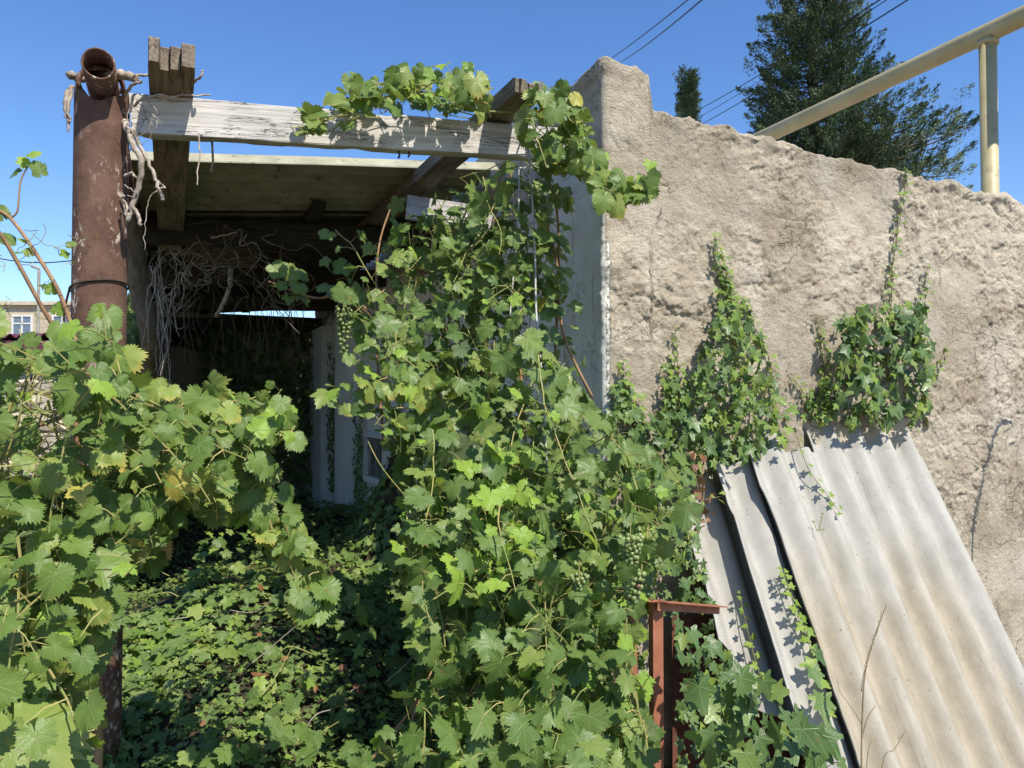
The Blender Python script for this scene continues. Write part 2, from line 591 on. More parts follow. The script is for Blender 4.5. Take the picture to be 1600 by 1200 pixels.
M['cable'] = mat_simple('pale_cable', (.36, .355, .33), (.46, .45, .42), 30, .5, .4, .0005)
M['wire'] = mat_simple('black_wire', (.02, .02, .022), (.035, .035, .037), 10, .5)
M['iron'] = mat_simple('dark_iron', (.03, .022, .018), (.06, .04, .03), 30, .7)
M['limestone'] = mat_simple('pale_limestone', (.47, .40, .29), (.60, .53, .41), 7, .9, c3=(.36, .30, .21), bumpd=.02, bs=14)
M['mortar'] = mat_simple('lime_mortar', (.33, .29, .22), (.42, .37, .29), 12, .95)
M['burgundy'] = mat_simple('burgundy_roof_paint', (.10, .03, .04), (.14, .04, .055), 3, .45, .4, .001)
M['soil'] = mat_simple('dry_soil', (.12, .09, .06), (.21, .165, .11), 4, .95, bumpd=.03, bs=8)
M['conifer'] = mat_simple('conifer_needles', (.028, .05, .024), (.075, .105, .045), .9, .7)
M['conifer_bark'] = mat_simple('conifer_bark', (.11, .075, .05), (.18, .13, .09), 9, .95)
M['cement'] = mat_simple('old_cement', (.26, .24, .21), (.38, .355, .31), 6, .92, bumpd=.01)
M['white_frame'] = mat_simple('white_window_paint', (.58, .58, .55), (.68, .68, .65), 9, .6)
M['dry_weed'] = mat_simple('dry_weed_stalk', (.22, .17, .09), (.33, .27, .16), 12, .8)

t = NT('window_glass')
M['glass'] = t.done(t.pbr(t.mix(t.ramp(t.noise(t.coord(), 5, 4), .4, .6), (.13, .13, .11), (.26, .24, .20)), .12, .6))
t = NT('dark_glass')
M['far_glass'] = t.done(t.pbr((.12, .16, .22), .1, .7))
t = NT('grape_skin')
p = t.pbr(t.mix(t.n('ShaderNodeObjectInfo').outputs['Random'], (.12, .18, .055), (.22, .27, .09)), .35, .5)
p.inputs['Subsurface Weight'].default_value = .25
p.inputs['Subsurface Radius'].default_value = (.01, .012, .004)
M['grape'] = t.done(p)
t = NT('ripening_grape_skin')
p = t.pbr((.16, .07, .055), .35, .5)
M['red_grape'] = t.done(p)
t = NT('far_block_masonry')
c = t.coord()
br = t.n('ShaderNodeTexBrick')
t.put(br.inputs[0], t.map(c, (1, 1, 1), (math.radians(90), 0, 0)))
br.inputs['Scale'].default_value = 1.0
br.inputs['Brick Width'].default_value = .4
br.inputs['Row Height'].default_value = .2
br.inputs['Mortar Size'].default_value = .012
br.inputs[1].default_value = (.52, .44, .31, 1)
br.inputs[2].default_value = (.44, .37, .26, 1)
br.inputs[3].default_value = (.34, .29, .21, 1)
M['far_masonry'] = t.done(t.pbr(t.mix(.0, br.outputs[0], (.5, .4, .3)), .9, .1))

# ------------------------------------------------------------------ ground
def ground():
    n = 60
    r = np.concatenate([[0], np.geomspace(.6, 700, n)])
    a = np.linspace(0, 2 * math.pi, 65)[:-1]
    R, A = np.meshgrid(r, a, indexing='ij')
    x = R * np.cos(A)
    y = R * np.sin(A)
    z = (fbm(np.stack([x * 1.2, y * 1.2, x * 0], -1), 4) - .5) * .06 * (R < 30)
    vs = np.stack([x, y, z], -1).reshape(-1, 3)
    i, j = np.meshgrid(np.arange(len(r) - 1), np.arange(64), indexing='ij')
    j2 = (j + 1) % 64
    f = np.stack([i * 64 + j, (i + 1) * 64 + j, (i + 1) * 64 + j2, i * 64 + j2], -1).reshape(-1, 4)
    o = obj('ground', np_mesh('ground', vs, f, M['soil']))
    o['kind'] = 'structure'
ground()

# ------------------------------------------------------------------ plastered building
bld = thing('plastered_building', 'old outbuilding with rough beige plaster on its sunlit wall and flaking white side wall', 'building', uv(0, 0))

def build_wall():
    side = np.concatenate([-np.linspace(7.2, 1.3, 30), -np.linspace(1.25, .05, 55)])
    cr = np.linspace(-.035, .035, 8)
    front = np.concatenate([np.linspace(.042, 3.1, 500), np.linspace(3.13, 6.0, 60)])
    q = np.concatenate([side, cr, front])
    nr = 400
    tt = np.concatenate([np.linspace(0, .2, 20)[:-1], np.linspace(.2, 1, nr - 19)])
    # roofline along q
    top = np.where(q < 0, 3.10, 0.0)
    s = q
    ft = 2.915 - .047 * s + (fbm(np.stack([s * 5, s * 0, s * 0], -1), 4, 5) - .5) * .085 + (fbm(np.stack([s * 22, s * 0, s * 0], -1), 3, 9) - .5) * .022
    pil = 3.10 - .05 * sstep(s, .15, .225) + (fbm(np.stack([s * 18, s * 0, s * 0], -1), 3, 8) - .5) * .03
    k = sstep(s, .222, .25)
    top = np.where(q < 0, 3.095 + (fbm(np.stack([s * 7, s * 0, s * 0], -1), 4, 5) - .5) * .05, pil * (1 - k) + ft * k)
    Q, T = np.meshgrid(q, tt, indexing='ij')
    TOP = np.broadcast_to(top[:, None], Q.shape)
    zz = T * TOP
    # position and normal in (u, v): side runs back along v, front along u, rounded corner
    r = .03
    ang = np.clip((Q / .035 + 1) / 2, 0, 1) * (math.pi / 2)
    un = -np.cos(ang)
    vn = -np.sin(ang)
    pu = np.where(Q > 0.035, Q, np.where(Q < -.035, 0, r + r * un))
    pv = np.where(Q > 0.035, 0, np.where(Q < -.035, -Q, r + r * vn))
    p3 = np.stack([pu, pv, zz], -1)
    rough = sstep(Q, -.06, .01) + (Q < .0) * (.30 + .5 * sstep(zz, 2.45, 2.7))
    rough = np.clip(rough, 0, 1)
    warp = (fbm(p3 * 2.2, 3, 21) - .5)[..., None] * np.array([.25, .15, .2])
    pw = p3 + warp
    d = 0
    for (fq, am, th_, sd_) in ((2.6, .009, .47, 2), (4.7, .007, .50, 12), (8.5, .006, .53, 22), (15.0, .005, .55, 32)):
        nn_ = fbm(pw * fq + sd_, 4, sd_)
        d = d + am * sstep(nn_, th_ - .05, th_ - .04 + .0) - am * .6 * (nn_ - th_)
    region = sstep(fbm(p3 * 1.9, 3, 33), .40, .58)
    clod = np.clip(fbm(pw * 21, 4, 4) - .47, 0, 1)
    fine = fbm(p3 * 30, 4, 6) - .45
    broad = fbm(p3 * 1.6, 3, 61) - .45
    pit = sstep(vnoise(p3 * 24, 14), .90, .97)
    wx = np.where(Q > 0, p3[..., 0], -p3[..., 1]) + (fbm(p3 * 5, 5, 90) - .5) * .30 + (fbm(p3 * 22, 3, 94) - .5) * .05
    wz = p3[..., 2] + (fbm(p3 * 5 + 7, 5, 91) - .5) * .30 + (fbm(p3 * 22 + 3, 3, 95) - .5) * .05
    d = d + (cells(wx * 4.5, wz * 6, 1) - .5) * .012 * (.35 + .65 * region) + (cells(wx * 11, wz * 13, 2) - .5) * .011 * (.15 + .85 * region) + (cells(wx * 26, wz * 30, 3) - .5) * .008 * (.1 + .9 * region)
    crk = np.abs(fbm(pw * 5.2 + 3, 5, 97) - .47)
    d = d - .012 * (1 - sstep(crk, .0, .006)) * sstep(fbm(p3 * 3.3, 3, 98), .44, .54)
    d = d * (.26 + .44 * region) + clod * .03 * region + fine * (.003 + .008 * region) + broad * .04 - pit * .006
    d = np.where(Q > 0, d, d * .8)
    d = d * (1 - .6 * np.exp(-(Q / .04) ** 2))
    # ragged cap: the last rows swell out
    lip = sstep(T, .975, .992) * (vnoise(p3 * np.array([5., 5., 0]), 3) * .03)
    d = d * rough + lip * rough
    pu = pu + un * d
    pv = pv + vn * d
    jit = sstep(T, .97, 1) * (vnoise(p3 * 23, 44) - .5) * .02
    base = np.array(W0)
    XYZ = base + pu[..., None] * np.array(U) + pv[..., None] * np.array(V) + (zz + jit * rough)[..., None] * np.array(Z)
    nq = len(q)
    # top and back strip: cap running over the wall's thickness
    th = .33
    caps = []
    for kk, dz in ((.25, .008), (.6, .012), (1.0, -.01)):
        cu = np.where(q > 0.035, q, np.where(q < -.035, 0, 0)) + np.where(q < 0, kk * th, 0) + np.where((q >= 0) & (q < th), (1 - q / th) * kk * th * 1.0, 0)
        cv = np.where(q > 0.035, 0, np.where(q < -.035, -q, 0)) + np.where(q >= 0, kk * th, 0) + np.where((q < 0) & (q > -th), (1 + q / th) * kk * th, 0)
        pp = np.stack([cu, cv, top], -1)
        z = top + dz + (vnoise(pp * 20, 7) - .5) * .03
        caps.append(base + cu[:, None] * np.array(U) + cv[:, None] * np.array(V) + z[:, None] * np.array(Z))
    back = caps[-1].copy()
    back[:, 2] = 0
    rows = [XYZ[:, i] for i in range(nr)] + caps + [back]
    G = np.stack(rows, 1)
    nrr = G.shape[1]
    vs = G.reshape(-1, 3)
    i, j = np.meshgrid(np.arange(nq - 1), np.arange(nrr - 1), indexing='ij')
    f = np.stack([i * nrr + j, (i + 1) * nrr + j, (i + 1) * nrr + j + 1, i * nrr + j + 1], -1).reshape(-1, 4)
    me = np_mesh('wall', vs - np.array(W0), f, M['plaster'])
    # paint attribute: whitewash on the side below the bare top
    pq = np.repeat(q, nrr)
    pz = vs[:, 2]
    paint = np.where(pq < -.005, 1.0, 0.0) * (1 - sstep(pz + (vnoise(vs * 3, 5) - .5) * .5, 2.50, 2.75))
    paint = np.where(np.abs(pq) < .05, paint + .55 * (np.abs(pq) < .035) * (pz < 2.3), paint)
    at = me.attributes.new('paint', 'FLOAT', 'POINT')
    at.data.foreach_set('value', np.clip(paint, 0, 1).astype(np.float32))
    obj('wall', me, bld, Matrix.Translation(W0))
build_wall()

# pilasters on the white side wall
def pilaster(b0, b1, depth, h):
    m = MB()
    m.box(-depth, .0, b0, b1, 0, h)
    o = m.build('pilaster', M['plaster_white'], bld, Matrix.Translation(W0) @ Matrix((U, V, Z)).transposed().to_4x4())
    return o
M['plaster_white'] = mat_simple('flaking_whitewash', (.62, .63, .60), (.70, .70, .67), 3, .9, c3=(.50, .50, .45), bumpd=.004)
pilaster(4.75, 5.45, .09, 2.45)
pilaster(6.1, 6.9, .12, 2.5)
UVW = Matrix.Translation(W0) @ Matrix((U, V, Z)).transposed().to_4x4()

# little window of the white wall
wf = MB()
for b in ((3.55, 3.60), (4.22, 4.27)):
    wf.box(-.05, -.002, b[0], b[1], .92, 1.34)
for z_ in ((.90, .95), (1.30, 1.345)):
    wf.box(-.055, -.002, 3.54, 4.28, z_[0], z_[1])
wfo = wf.build('window', M['white_frame'], bld, UVW)
pn = MB().box(-.022, -.014, 3.60, 4.22, .95, 1.30).build('pane', M['glass'], wfo, UVW)
wf = MB()
for b in ((1.35, 1.41), (2.2, 2.26), (1.78, 1.82)):
    wf.box(-.05, -.002, b[0], b[1], .95, 1.75)
for z_ in ((.90, .95), (1.75, 1.80)):
    wf.box(-.055, -.002, 1.33, 2.28, z_[0], z_[1])
wfo2 = wf.build('window', M['white_frame'], bld, UVW)
MB().box(-.022, -.014, 1.41, 2.20, .95, 1.75).build('pane', M['glass'], wfo2, UVW)
# roof deck behind the parapet
MB().box(.33, 6, .33, 7.2, 2.5, 2.62).build('roof_deck', M['cement'], bld, UVW)
MB().box(5.75, 6.0, .0, 7.2, 0, 2.55).build('end_wall', M['cement'], bld, UVW)
MB().box(0.0, 6, 7.2, 7.4, 0, 2.7).build('rear_wall', M['cement'], bld, UVW)

# ------------------------------------------------------------------ pergola
perg = thing('timber_pergola', 'ruined timber pergola on a rusted pipe post with corrugated roof sheets behind', 'pergola', uv(-1.93, .06))

def pipe_post():
    m = MB()
    R0, R1 = .0835, .072
    n = 40
    H = 2.655
    rows = []
    zs = list(np.linspace(0, H - .12, 14)) + list(np.linspace(H - .1, H, 6))
    vs = []
    for z in zs:
        for k in range(n):
            a = 2 * math.pi * k / n
            # saddle cut at the top, low where the cross pipe rests (front and back)
            top = H - .055 * max(0, abs(math.sin(a)) - .45) / .55 + .012 * math.sin(5 * a + 1) * .6
            zz = min(z, top) if z > H - .13 else z
            if z == zs[-1]:
                zz = top
            vs.append((R0 * math.cos(a), R0 * math.sin(a), zz))
    for z in (H, H - .4):
        for k in range(n):
            a = 2 * math.pi * k / n
            top = H - .055 * max(0, abs(math.sin(a)) - .45) / .55 + .012 * math.sin(5 * a + 1) * .6
            vs.append((R1 * math.cos(a), R1 * math.sin(a), top if z == H else z))
    fs = []
    nr = len(zs) + 2
    for i in range(nr - 1):
        for k in range(n):
            k2 = (k + 1) % n
            fs.append((i * n + k, i * n + k2, (i + 1) * n + k2, (i + 1) * n + k))
    m.add(vs, fs)
    return m
post_base = uv(-1.93, .06)
post_base = Vector((-1.385, 2.57, 0))
postm = Matrix.Translation(post_base) @ Matrix((U, V, Z)).transposed().to_4x4()
post = pipe_post().build('post', M['rust'], perg, postm, smooth=True)
# cross pipe resting on the post, open end towards us
def hollow(L, ro, ri, n=28):
    m = MB()
    vs = []
    for (x, r) in ((0.25, ri * .98), (0, ri), (0.0, ro), (L, ro)):
        for k in range(n):
            a = 2 * math.pi * k / n
            wob = (.004 * math.sin(3 * a + 1)) if x == 0 else 0
            vs.append((x + wob, r * math.cos(a), r * math.sin(a)))
    fs = [(i * n + k, i * n + (k + 1) % n, (i + 1) * n + (k + 1) % n, (i + 1) * n + k) for i in range(3) for k in range(n)]
    fs.append(tuple(range(n)))
    fs.append(tuple(3 * n + k for k in range(n)))
    return m.add(vs, fs)
cp = Vector((post_base.x, post_base.y, 0)) - V * .165
cp.z = 2.685
hollow(6.3, .05, .0445).build('cross_pipe', M['rust'], perg, frame(cp, V + Z * .0), smooth=True)
# collar of bent strap round the joint
ring = []
for k in range(17):
    a = math.radians(200 - 220 * k / 16)
    ring.append(post_base + U * (.066 * math.cos(a)) - V * (.062) + Z * (2.655 + .055 * math.sin(a)))
MB().tube(ring, .009, 6).build('strap', M['rust'], perg, smooth=True)
# wire round the post
w = []
for k in range(40):
    a = 2 * math.pi * k / 39
    w.append(post_base + Vector((.088 * math.cos(a), .088 * math.sin(a), 1.99 + .018 * math.cos(a + .5))))
w2 = [w[0], w[0] + Vector((.02, -.02, .0)), w[0] + Vector((.04, -.01, -.01))]
MB().tube(w, .0035, 5).build('tie_wire', M['iron'], perg)
MB().tube(bez([post_base + Vector((-.088, -.02, 1.99)), post_base + Vector((-.10, -.03, 1.9)), post_base + Vector((-.085, -.05, 1.78))]), .004, 5).build('wire_end', M['iron'], perg)

def timber(p0, p1, w, h, mat, name, parent, seed=0, broken0=0.0, broken1=0.0, prongs=6, sag=0.0, nx=40):
    """sawn timber with worn arrises; an end may be split into prongs"""
    r = np.random.default_rng(seed)
    p0 = Vector(p0)
    p1 = Vector(p1)
    L = (p1 - p0).length
    ny, nz = prongs, 3
    m = MB()
    # build as a bundle of strands across the width so that splits are real gaps at broken ends
    xs = np.linspace(0, L, nx)
    cuts = np.linspace(-w / 2, w / 2, ny + 1)
    if broken0 > 0 or broken1 > 0:
        cuts[1:-1] += r.uniform(-.3, .3, ny - 1) * w / ny
        for s in range(ny):
            e0 = broken0 * (r.uniform(.6, 1) if s in (1, 2) else r.uniform(0, .25))
            e1 = 0
            y0, y1 = cuts[s], cuts[s + 1]
            g = -.0004
            x0, x1 = e0, L - e1
            vs = []
            nn = 9
            for i, x in enumerate([x0, x0 + .012, x0 + .05, x0 + .12] + list(np.linspace(x0 + .4, x1 - .2, nn - 5)) + [x1]):
                t_ = 1.0
                gg = g + ((.0035 if s % 2 else .0015) * math.exp(-(x - x0) / .012) if broken0 else 0)
                dz = r.uniform(-.0012, .0012) + .0007 * s
                sh = .010 if (i == 0 and broken0) else 0
                vs += [(x + r.uniform(-.01, .01) * (i == 0), y0 + gg, -h / 2 + dz + sh * .4), (x, y1 - gg, -h / 2 + dz + sh * .4), (x + r.uniform(-.015, .015) * (i == 0), y1 - gg, h / 2 + dz - sh), (x, y0 + gg, h / 2 + dz - sh)]
            n = len(vs) // 4
            fs = []
            for i in range(n - 1):
                for k in range(4):
                    k2 = (k + 1) % 4
                    fs.append((i * 4 + k, i * 4 + k2, (i + 1) * 4 + k2, (i + 1) * 4 + k))
            fs.append((3, 2, 1, 0))
            fs.append(tuple((n - 1) * 4 + k for k in range(4)))
            m.add(vs, fs)
    else:
        c = min(w, h) * .06
        prof = [(-w / 2 + c, -h / 2), (w / 2 - c, -h / 2), (w / 2, -h / 2 + c), (w / 2, -h / 6), (w / 2, h / 6), (w / 2, h / 2 - c), (w / 2 - c, h / 2), (-w / 2 + c, h / 2), (-w / 2, h / 2 - c), (-w / 2, h / 6), (-w / 2, -h / 6), (-w / 2, -h / 2 + c)]
        n = len(prof)
        vs = []
        for i, x in enumerate(xs):
            dz = -sag * math.sin(math.pi * x / L)
            for k, (y, z) in enumerate(prof):
                wob = (vnoise(np.array([x * 6, k * 3.1 + seed, z * 9.]), seed) - .5) * .006
                bite = 0
                if k in (7, 8, 1, 2):
                    bite = max(0, float(vnoise(np.array([x * 9., k * 2.2, seed * 1.7]), 3)) - .62) * .045
                vs.append((x, y + wob, z + wob + dz - math.copysign(bite, z)))
        fs = []
        for i in range(len(xs) - 1):
            for k in range(n):
                k2 = (k + 1) % n
                fs.append((i * n + k, i * n + k2, (i + 1) * n + k2, (i + 1) * n + k))
        fs.append(tuple(range(n - 1, -1, -1)))
        fs.append(tuple((len(xs) - 1) * n + k for k in range(n)))
        m.add(vs, fs)
    return m.build(name, mat, parent, frame(p0, p1 - p0))

# the long pale front beam, on edge
fb = timber(uv(-1.84, .06, 2.588), uv(-.06, .06, 2.722), .06, .135, M['wood'], 'front_beam', perg, 3, nx=90)
# rafters with rotten ends on top of it
timber(uv(-1.713, -.22, 2.716), uv(-1.713, 2.7, 2.66), .138, .085, M['brown_wood'], 'rafter', perg, 5, broken0=.075, prongs=4)
rf = [o for o in bpy.data.objects if o.name == 'rafter'][0]
rf['label'] = 'left rafter with a rotten end split into prongs'
rb = timber(uv(-.475, -.25, 2.80), uv(-.475, 2.6, 2.81), .118, .062, M['brown_wood'], 'rafter', perg, 8, broken0=.035, prongs=5)
rb['label'] = 'right rafter with a frayed sawn end'
# block nailed under it and fixings
bl = timber(uv(-.462, .0175, 2.745), uv(-.462, .0175, 2.655), .05, .026, M['wood'], 'nailed_block', perg, 11, nx=6)
for (a_, zz, l_) in ((-.9, 2.59, .03), (-.86, 2.595, .025), (-1.58, 2.53, .11)):
    MB().tube([uv(a_, .05, zz), uv(a_ + .004, .05, zz - l_ * .6), uv(a_ - .002, .045, zz - l_)], .004, 5).build('nail', M['iron'], perg)
# cross beams and ceiling timbers deeper in
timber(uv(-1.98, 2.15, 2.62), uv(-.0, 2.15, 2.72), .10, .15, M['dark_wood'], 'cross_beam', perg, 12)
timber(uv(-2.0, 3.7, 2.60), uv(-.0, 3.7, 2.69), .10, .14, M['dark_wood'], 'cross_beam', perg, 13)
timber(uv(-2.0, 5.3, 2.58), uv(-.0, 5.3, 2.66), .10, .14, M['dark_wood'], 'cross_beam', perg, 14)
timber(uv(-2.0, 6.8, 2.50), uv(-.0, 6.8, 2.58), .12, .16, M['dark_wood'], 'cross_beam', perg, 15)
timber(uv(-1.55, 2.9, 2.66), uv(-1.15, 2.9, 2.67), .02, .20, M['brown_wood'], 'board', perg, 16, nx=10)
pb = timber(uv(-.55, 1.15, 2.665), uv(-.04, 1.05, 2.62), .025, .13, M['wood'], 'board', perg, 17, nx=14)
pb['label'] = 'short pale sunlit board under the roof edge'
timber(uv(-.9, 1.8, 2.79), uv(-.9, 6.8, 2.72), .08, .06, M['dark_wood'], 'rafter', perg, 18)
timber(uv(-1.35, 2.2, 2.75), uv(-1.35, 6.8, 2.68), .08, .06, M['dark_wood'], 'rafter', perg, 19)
# far posts carrying the roof on the left
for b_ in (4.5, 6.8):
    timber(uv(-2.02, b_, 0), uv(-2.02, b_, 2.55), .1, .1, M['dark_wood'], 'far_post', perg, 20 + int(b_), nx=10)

def corrugated(L, Wd, pitch, amp, th, mat, name, parent, mw, seed=0, rag=(.0, .0, .0, .0), weather=1.0, top=None, left=None, right=None, bottom=None, bow=0.0, ny=60):
    """wavy sheet: local x across the waves, local y down the sheet; edge functions give ragged outlines"""
    nx = int(Wd / pitch * 14)
    s = np.linspace(0, 1, nx)
    t_ = np.linspace(0, 1, ny)
    S, T = np.meshgrid(s, t_, indexing='ij')
    def nz(v, k, a):
        return (fbm(np.stack([v * k, v * 0 + seed, v * 0], -1), 4, seed) - .47) * 2 * a
    x0 = nz(T * L, 6, rag[0]) + (np.interp(T, *left) if left else 0)
    x1 = Wd + nz(T * L + 9, 6, rag[1]) + (np.interp(T, *right) if right else 0)
    X = x0 + (x1 - x0) * S
    y0 = nz(X + 3, 9, rag[2]) + (np.interp(S, *top) if top else 0)
    y1 = L + nz(X + 5, 9, rag[3]) + (np.interp(S, *bottom) if bottom else 0)
    Y = y0 + (y1 - y0) * T
    Zc = amp * np.cos(2 * math.pi * X / pitch) + bow * np.sin(math.pi * Y / L) + (fbm(np.stack([X * 2, Y * 2, X * 0], -1), 2, seed) - .5) * .008
    up = np.stack([X, Y, Zc], -1)
    dn = up - np.array([0, 0, th])
    n = nx * ny
    i, j = np.meshgrid(np.arange(nx - 1), np.arange(ny - 1), indexing='ij')
    f = np.stack([i * ny + j, (i + 1) * ny + j, (i + 1) * ny + j + 1, i * ny + j + 1], -1).reshape(-1, 4)
    f2 = f[:, ::-1] + n
    ed = []
    for i in range(nx - 1):
        ed.append((i * ny, i * ny + n, (i + 1) * ny + n, (i + 1) * ny))
        ed.append((i * ny + ny - 1, (i + 1) * ny + ny - 1, (i + 1) * ny + ny - 1 + n, i * ny + ny - 1 + n))
    for j in range(ny - 1):
        ed.append((j, j + 1, j + 1 + n, j + n))
        b = (nx - 1) * ny
        ed.append((b + j, b + j + n, b + j + 1 + n, b + j + 1))
    vs = np.concatenate([up.reshape(-1, 3), dn.reshape(-1, 3)])
    me = np_mesh(name, vs, np.concatenate([f, f2, np.array(ed)]), mat)
    at = me.attributes.new('weather', 'FLOAT', 'POINT')
    at.data.foreach_set('value', np.full(len(vs), weather, dtype=np.float32))
    m_ = me
    try:
        me.set_sharp_from_angle(angle=math.radians(50))
    except Exception:
        pass
    return obj(name, me, parent, mw)

# roof sheets: waves run along u, sloping up towards the wall
ru = (U * 1.9 + Z * .19).normalized()
for k in range(6):
    b0 = 1.04 + k * 1.10
    zz = 2.735 - .006 * k
    o_ = uv(-1.98, b0, zz + (.012 if k % 2 else 0))
    x_ = V
    y_ = ru
    z_ = x_.cross(y_)
    mw = Matrix.Translation(o_) @ Matrix((x_, y_, z_)).transposed().to_4x4()
    corrugated(1.94, 1.16, .165, .030, .006 if k == 0 else .008, M['roof_slate'] if k == 0 else M['shaded_slate'], 'roof_sheet', perg, mw, 30 + k, ny=14)

# step and dark rear
st_ = MB().box(-1.9, -.2, 4.7, 5.2, 0, .22).build('concrete_step', M['cement'], None, UVW)
tag(st_, 'low pale cement step in the dark at the back of the pergola', 'step')
rw = MB().box(-2.5, -.0, 7.0, 7.18, 0, 2.69).build('back_wall', M['cement'], None, UVW)
tag(rw, 'dark wall closing off the far end under the pergola', 'wall')

# ------------------------------------------------------------------ slate sheets leaning on the wall
S_TL = Wp(1163, 706, .12)
S_y = (Wp(1345, 1230, .82) - S_TL).normalized()
S_x = (U - S_y * U.dot(S_y)).normalized()
S_z = S_x.cross(S_y)
if S_z.dot(-V) < 0:
    S_z = -S_z
def on_sheet(px, py, dz=0.0):
    """where the sight line meets the plane of the leaning sheets"""
    d = ray(px, py)
    o = S_TL + S_z * dz
    return CAM + d * ((o - CAM).dot(S_z) / d.dot(S_z))
def sheet(px, py, dz, rot, tilt, Wd, Ls, label, seed, **kw):
    o_ = on_sheet(px, py, dz)
    fr_ = Matrix((S_x, S_y, S_z)).transposed() @ Matrix.Rotation(math.radians(rot), 3, 'Z') @ Matrix.Rotation(math.radians(tilt), 3, 'X')
    mw = Matrix.Translation(o_) @ fr_.to_4x4()
    o = corrugated(Ls, Wd, .175, .025, .007, M['slate'], 'slate_sheet', None, mw, seed, **kw)
    return tag(o, label, 'roof sheet', 'old corrugated sheets leaning on the plastered wall')
sheet(1163, 706, .0, 0, 0, 1.14, 1.74, 'largest corrugated sheet in front, ochre stained, cracked along its left edge', 41,
      rag=(.025, .004, .010, .01), left=([0, .25, .45, .6, .8, 1], [0, .025, .035, .01, .015, .0]), top=([0, .06, .3, .7, 1], [.0, -.01, -.03, -.035, -.02]), weather=1.0)
sheet(1112, 722, -.055, .6, 0, .42, 1.72, 'grey corrugated sheet just under the stained one, showing as a strip at its left', 42,
      rag=(.006, .004, .012, .01), left=([0, .13, .15, 1], [0, -.005, .012, .0]), weather=.0)
sheet(1052, 745, -.17, 1.0, 0, .95, 1.12, 'lowest leftmost corrugated sheet, half in shadow with a broken lower corner', 43,
      rag=(.02, .01, .02, .03), left=([0, .35, .5, .75, .8, 1], [.02, -.02, .0, -.02, .05, .11]), bottom=([0, .2, 1], [-.15, 0, 0]), weather=.0)
sheet(1238, 634, -.07, 1.0, 0, .70, .45, 'pale corrugated sheet poking out above the top edge of the stained one', 44,
      rag=(.012, .02, .02, .01), top=([0, .3, .6, 1], [.0, .01, .0, .02]), weather=.15)
sheet(1160, 680, -.058, -2, 0, .19, .4, 'small broken sheet fragment at the top left of the stained one', 45,
      rag=(.012, .02, .03, .01), weather=.1)

# ------------------------------------------------------------------ red angle-iron frame and rust sheet
fr = thing('angle_iron_frame', 'red primed angle iron frame standing left of the leaning sheets', 'metal frame', P(1030, 1200, 2.4) * 1)
def angle_bar(p0, p1, w=.031, th=.004, up=Z, name='bar'):
    p0 = Vector(p0)
    p1 = Vector(p1)
    L = (p1 - p0).length
    m = MB()
    m.box(0, L, 0, w, -th, 0)
    m.box(0, L, -th, 0, -w, 0)
    return m.build(name, M['red_metal'], fr, frame(p0, p1 - p0, up))
c0 = P(1030, 938, 2.40)
c1 = P(1125, 946, 2.80)
c2 = P(985, 951, 2.85)
angle_bar(c1, c0)
angle_bar(c0 + Vector((0, .01, -.004)), c2)
angle_bar(c0 + Vector((-.012, .02, -.005)), Vector((c0.x - .012, c0.y + .02, 0)), up=Vector((.3, -1, 0)), name='leg')
angle_bar(c2 + Vector((0, .02, -.005)), Vector((c2.x, c2.y + .02, 0)), up=Vector((.3, -1, 0)), name='leg')
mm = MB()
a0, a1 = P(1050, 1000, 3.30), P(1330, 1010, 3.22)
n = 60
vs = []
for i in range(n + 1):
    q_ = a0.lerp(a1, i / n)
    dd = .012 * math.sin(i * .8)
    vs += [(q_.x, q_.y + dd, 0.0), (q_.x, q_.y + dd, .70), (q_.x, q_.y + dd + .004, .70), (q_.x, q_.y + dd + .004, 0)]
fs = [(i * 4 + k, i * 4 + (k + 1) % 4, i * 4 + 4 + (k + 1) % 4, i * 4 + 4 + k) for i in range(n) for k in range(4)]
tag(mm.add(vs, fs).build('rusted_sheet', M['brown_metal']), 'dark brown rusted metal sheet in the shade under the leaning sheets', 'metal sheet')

# ------------------------------------------------------------------ yellow gas pipe
gp = thing('gas_pipe', 'faded yellow gas pipe on a post rising behind the plastered wall', 'pipe', P(1543, 300, 4.6).xy.to_3d())
pj = P(1543, 52, 4.6)
MB().tube([Vector((pj.x, pj.y, 0)), Vector((pj.x, pj.y, 1.5)), Vector((pj.x, pj.y, pj.z))], .048, 24).build('support_post', M['yellow_pipe'], gp, smooth=True)
e0 = P(1190, 216, 6.1)
dr = (e0 - pj).normalized()
MB().tube(bez([pj - dr * .55 + U * 1.6, pj - dr * .55 + U * .5, pj - dr * .5 + U * .08, pj - dr * .4, pj], 5) + [pj + dr * .5, e0 + dr * 3], .058, 28).build('pipe', M['yellow_pipe'], gp, smooth=True)
MB().tube([pj - Z * .075, pj - Z * .045], .06, 24).build('weld_saddle', M['yellow_pipe'], gp, smooth=True)

# ------------------------------------------------------------------ power lines
def wire(px0, py0, Y0, px1, py1, Y1, r, label, group, ext=.6):
    a = P(px0, py0, Y0)
    b = P(px1, py1, Y1)
    d = b - a
    a2 = a - d * ext
    b2 = b + d * ext
    pts = [a2.lerp(b2, k / 20) - Z * (.5 * math.sin(math.pi * k / 20) - .5 * math.sin(math.pi * (ext / (1 + 2 * ext)))) * .4 for k in range(21)]
    tag(MB().tube(pts, r, 5).build('power_line', M['wire']), label, 'power line', group)
g_ = 'overhead power lines'
wire(930, 108, 26, 1072, 2, 13, .012, 'left of the two black wires rising from behind the wall corner', g_)
wire(978, 92, 26, 1094, 2, 13, .015, 'right of the two black wires rising from behind the wall corner', g_)
wire(1098, 168, 30, 1330, 28, 15, .015, 'topmost of the wires passing between the small cypress and the big conifer', g_)
wire(1098, 180, 30, 1385, 0, 15, .010, 'thin middle wire of those passing the small cypress', g_)
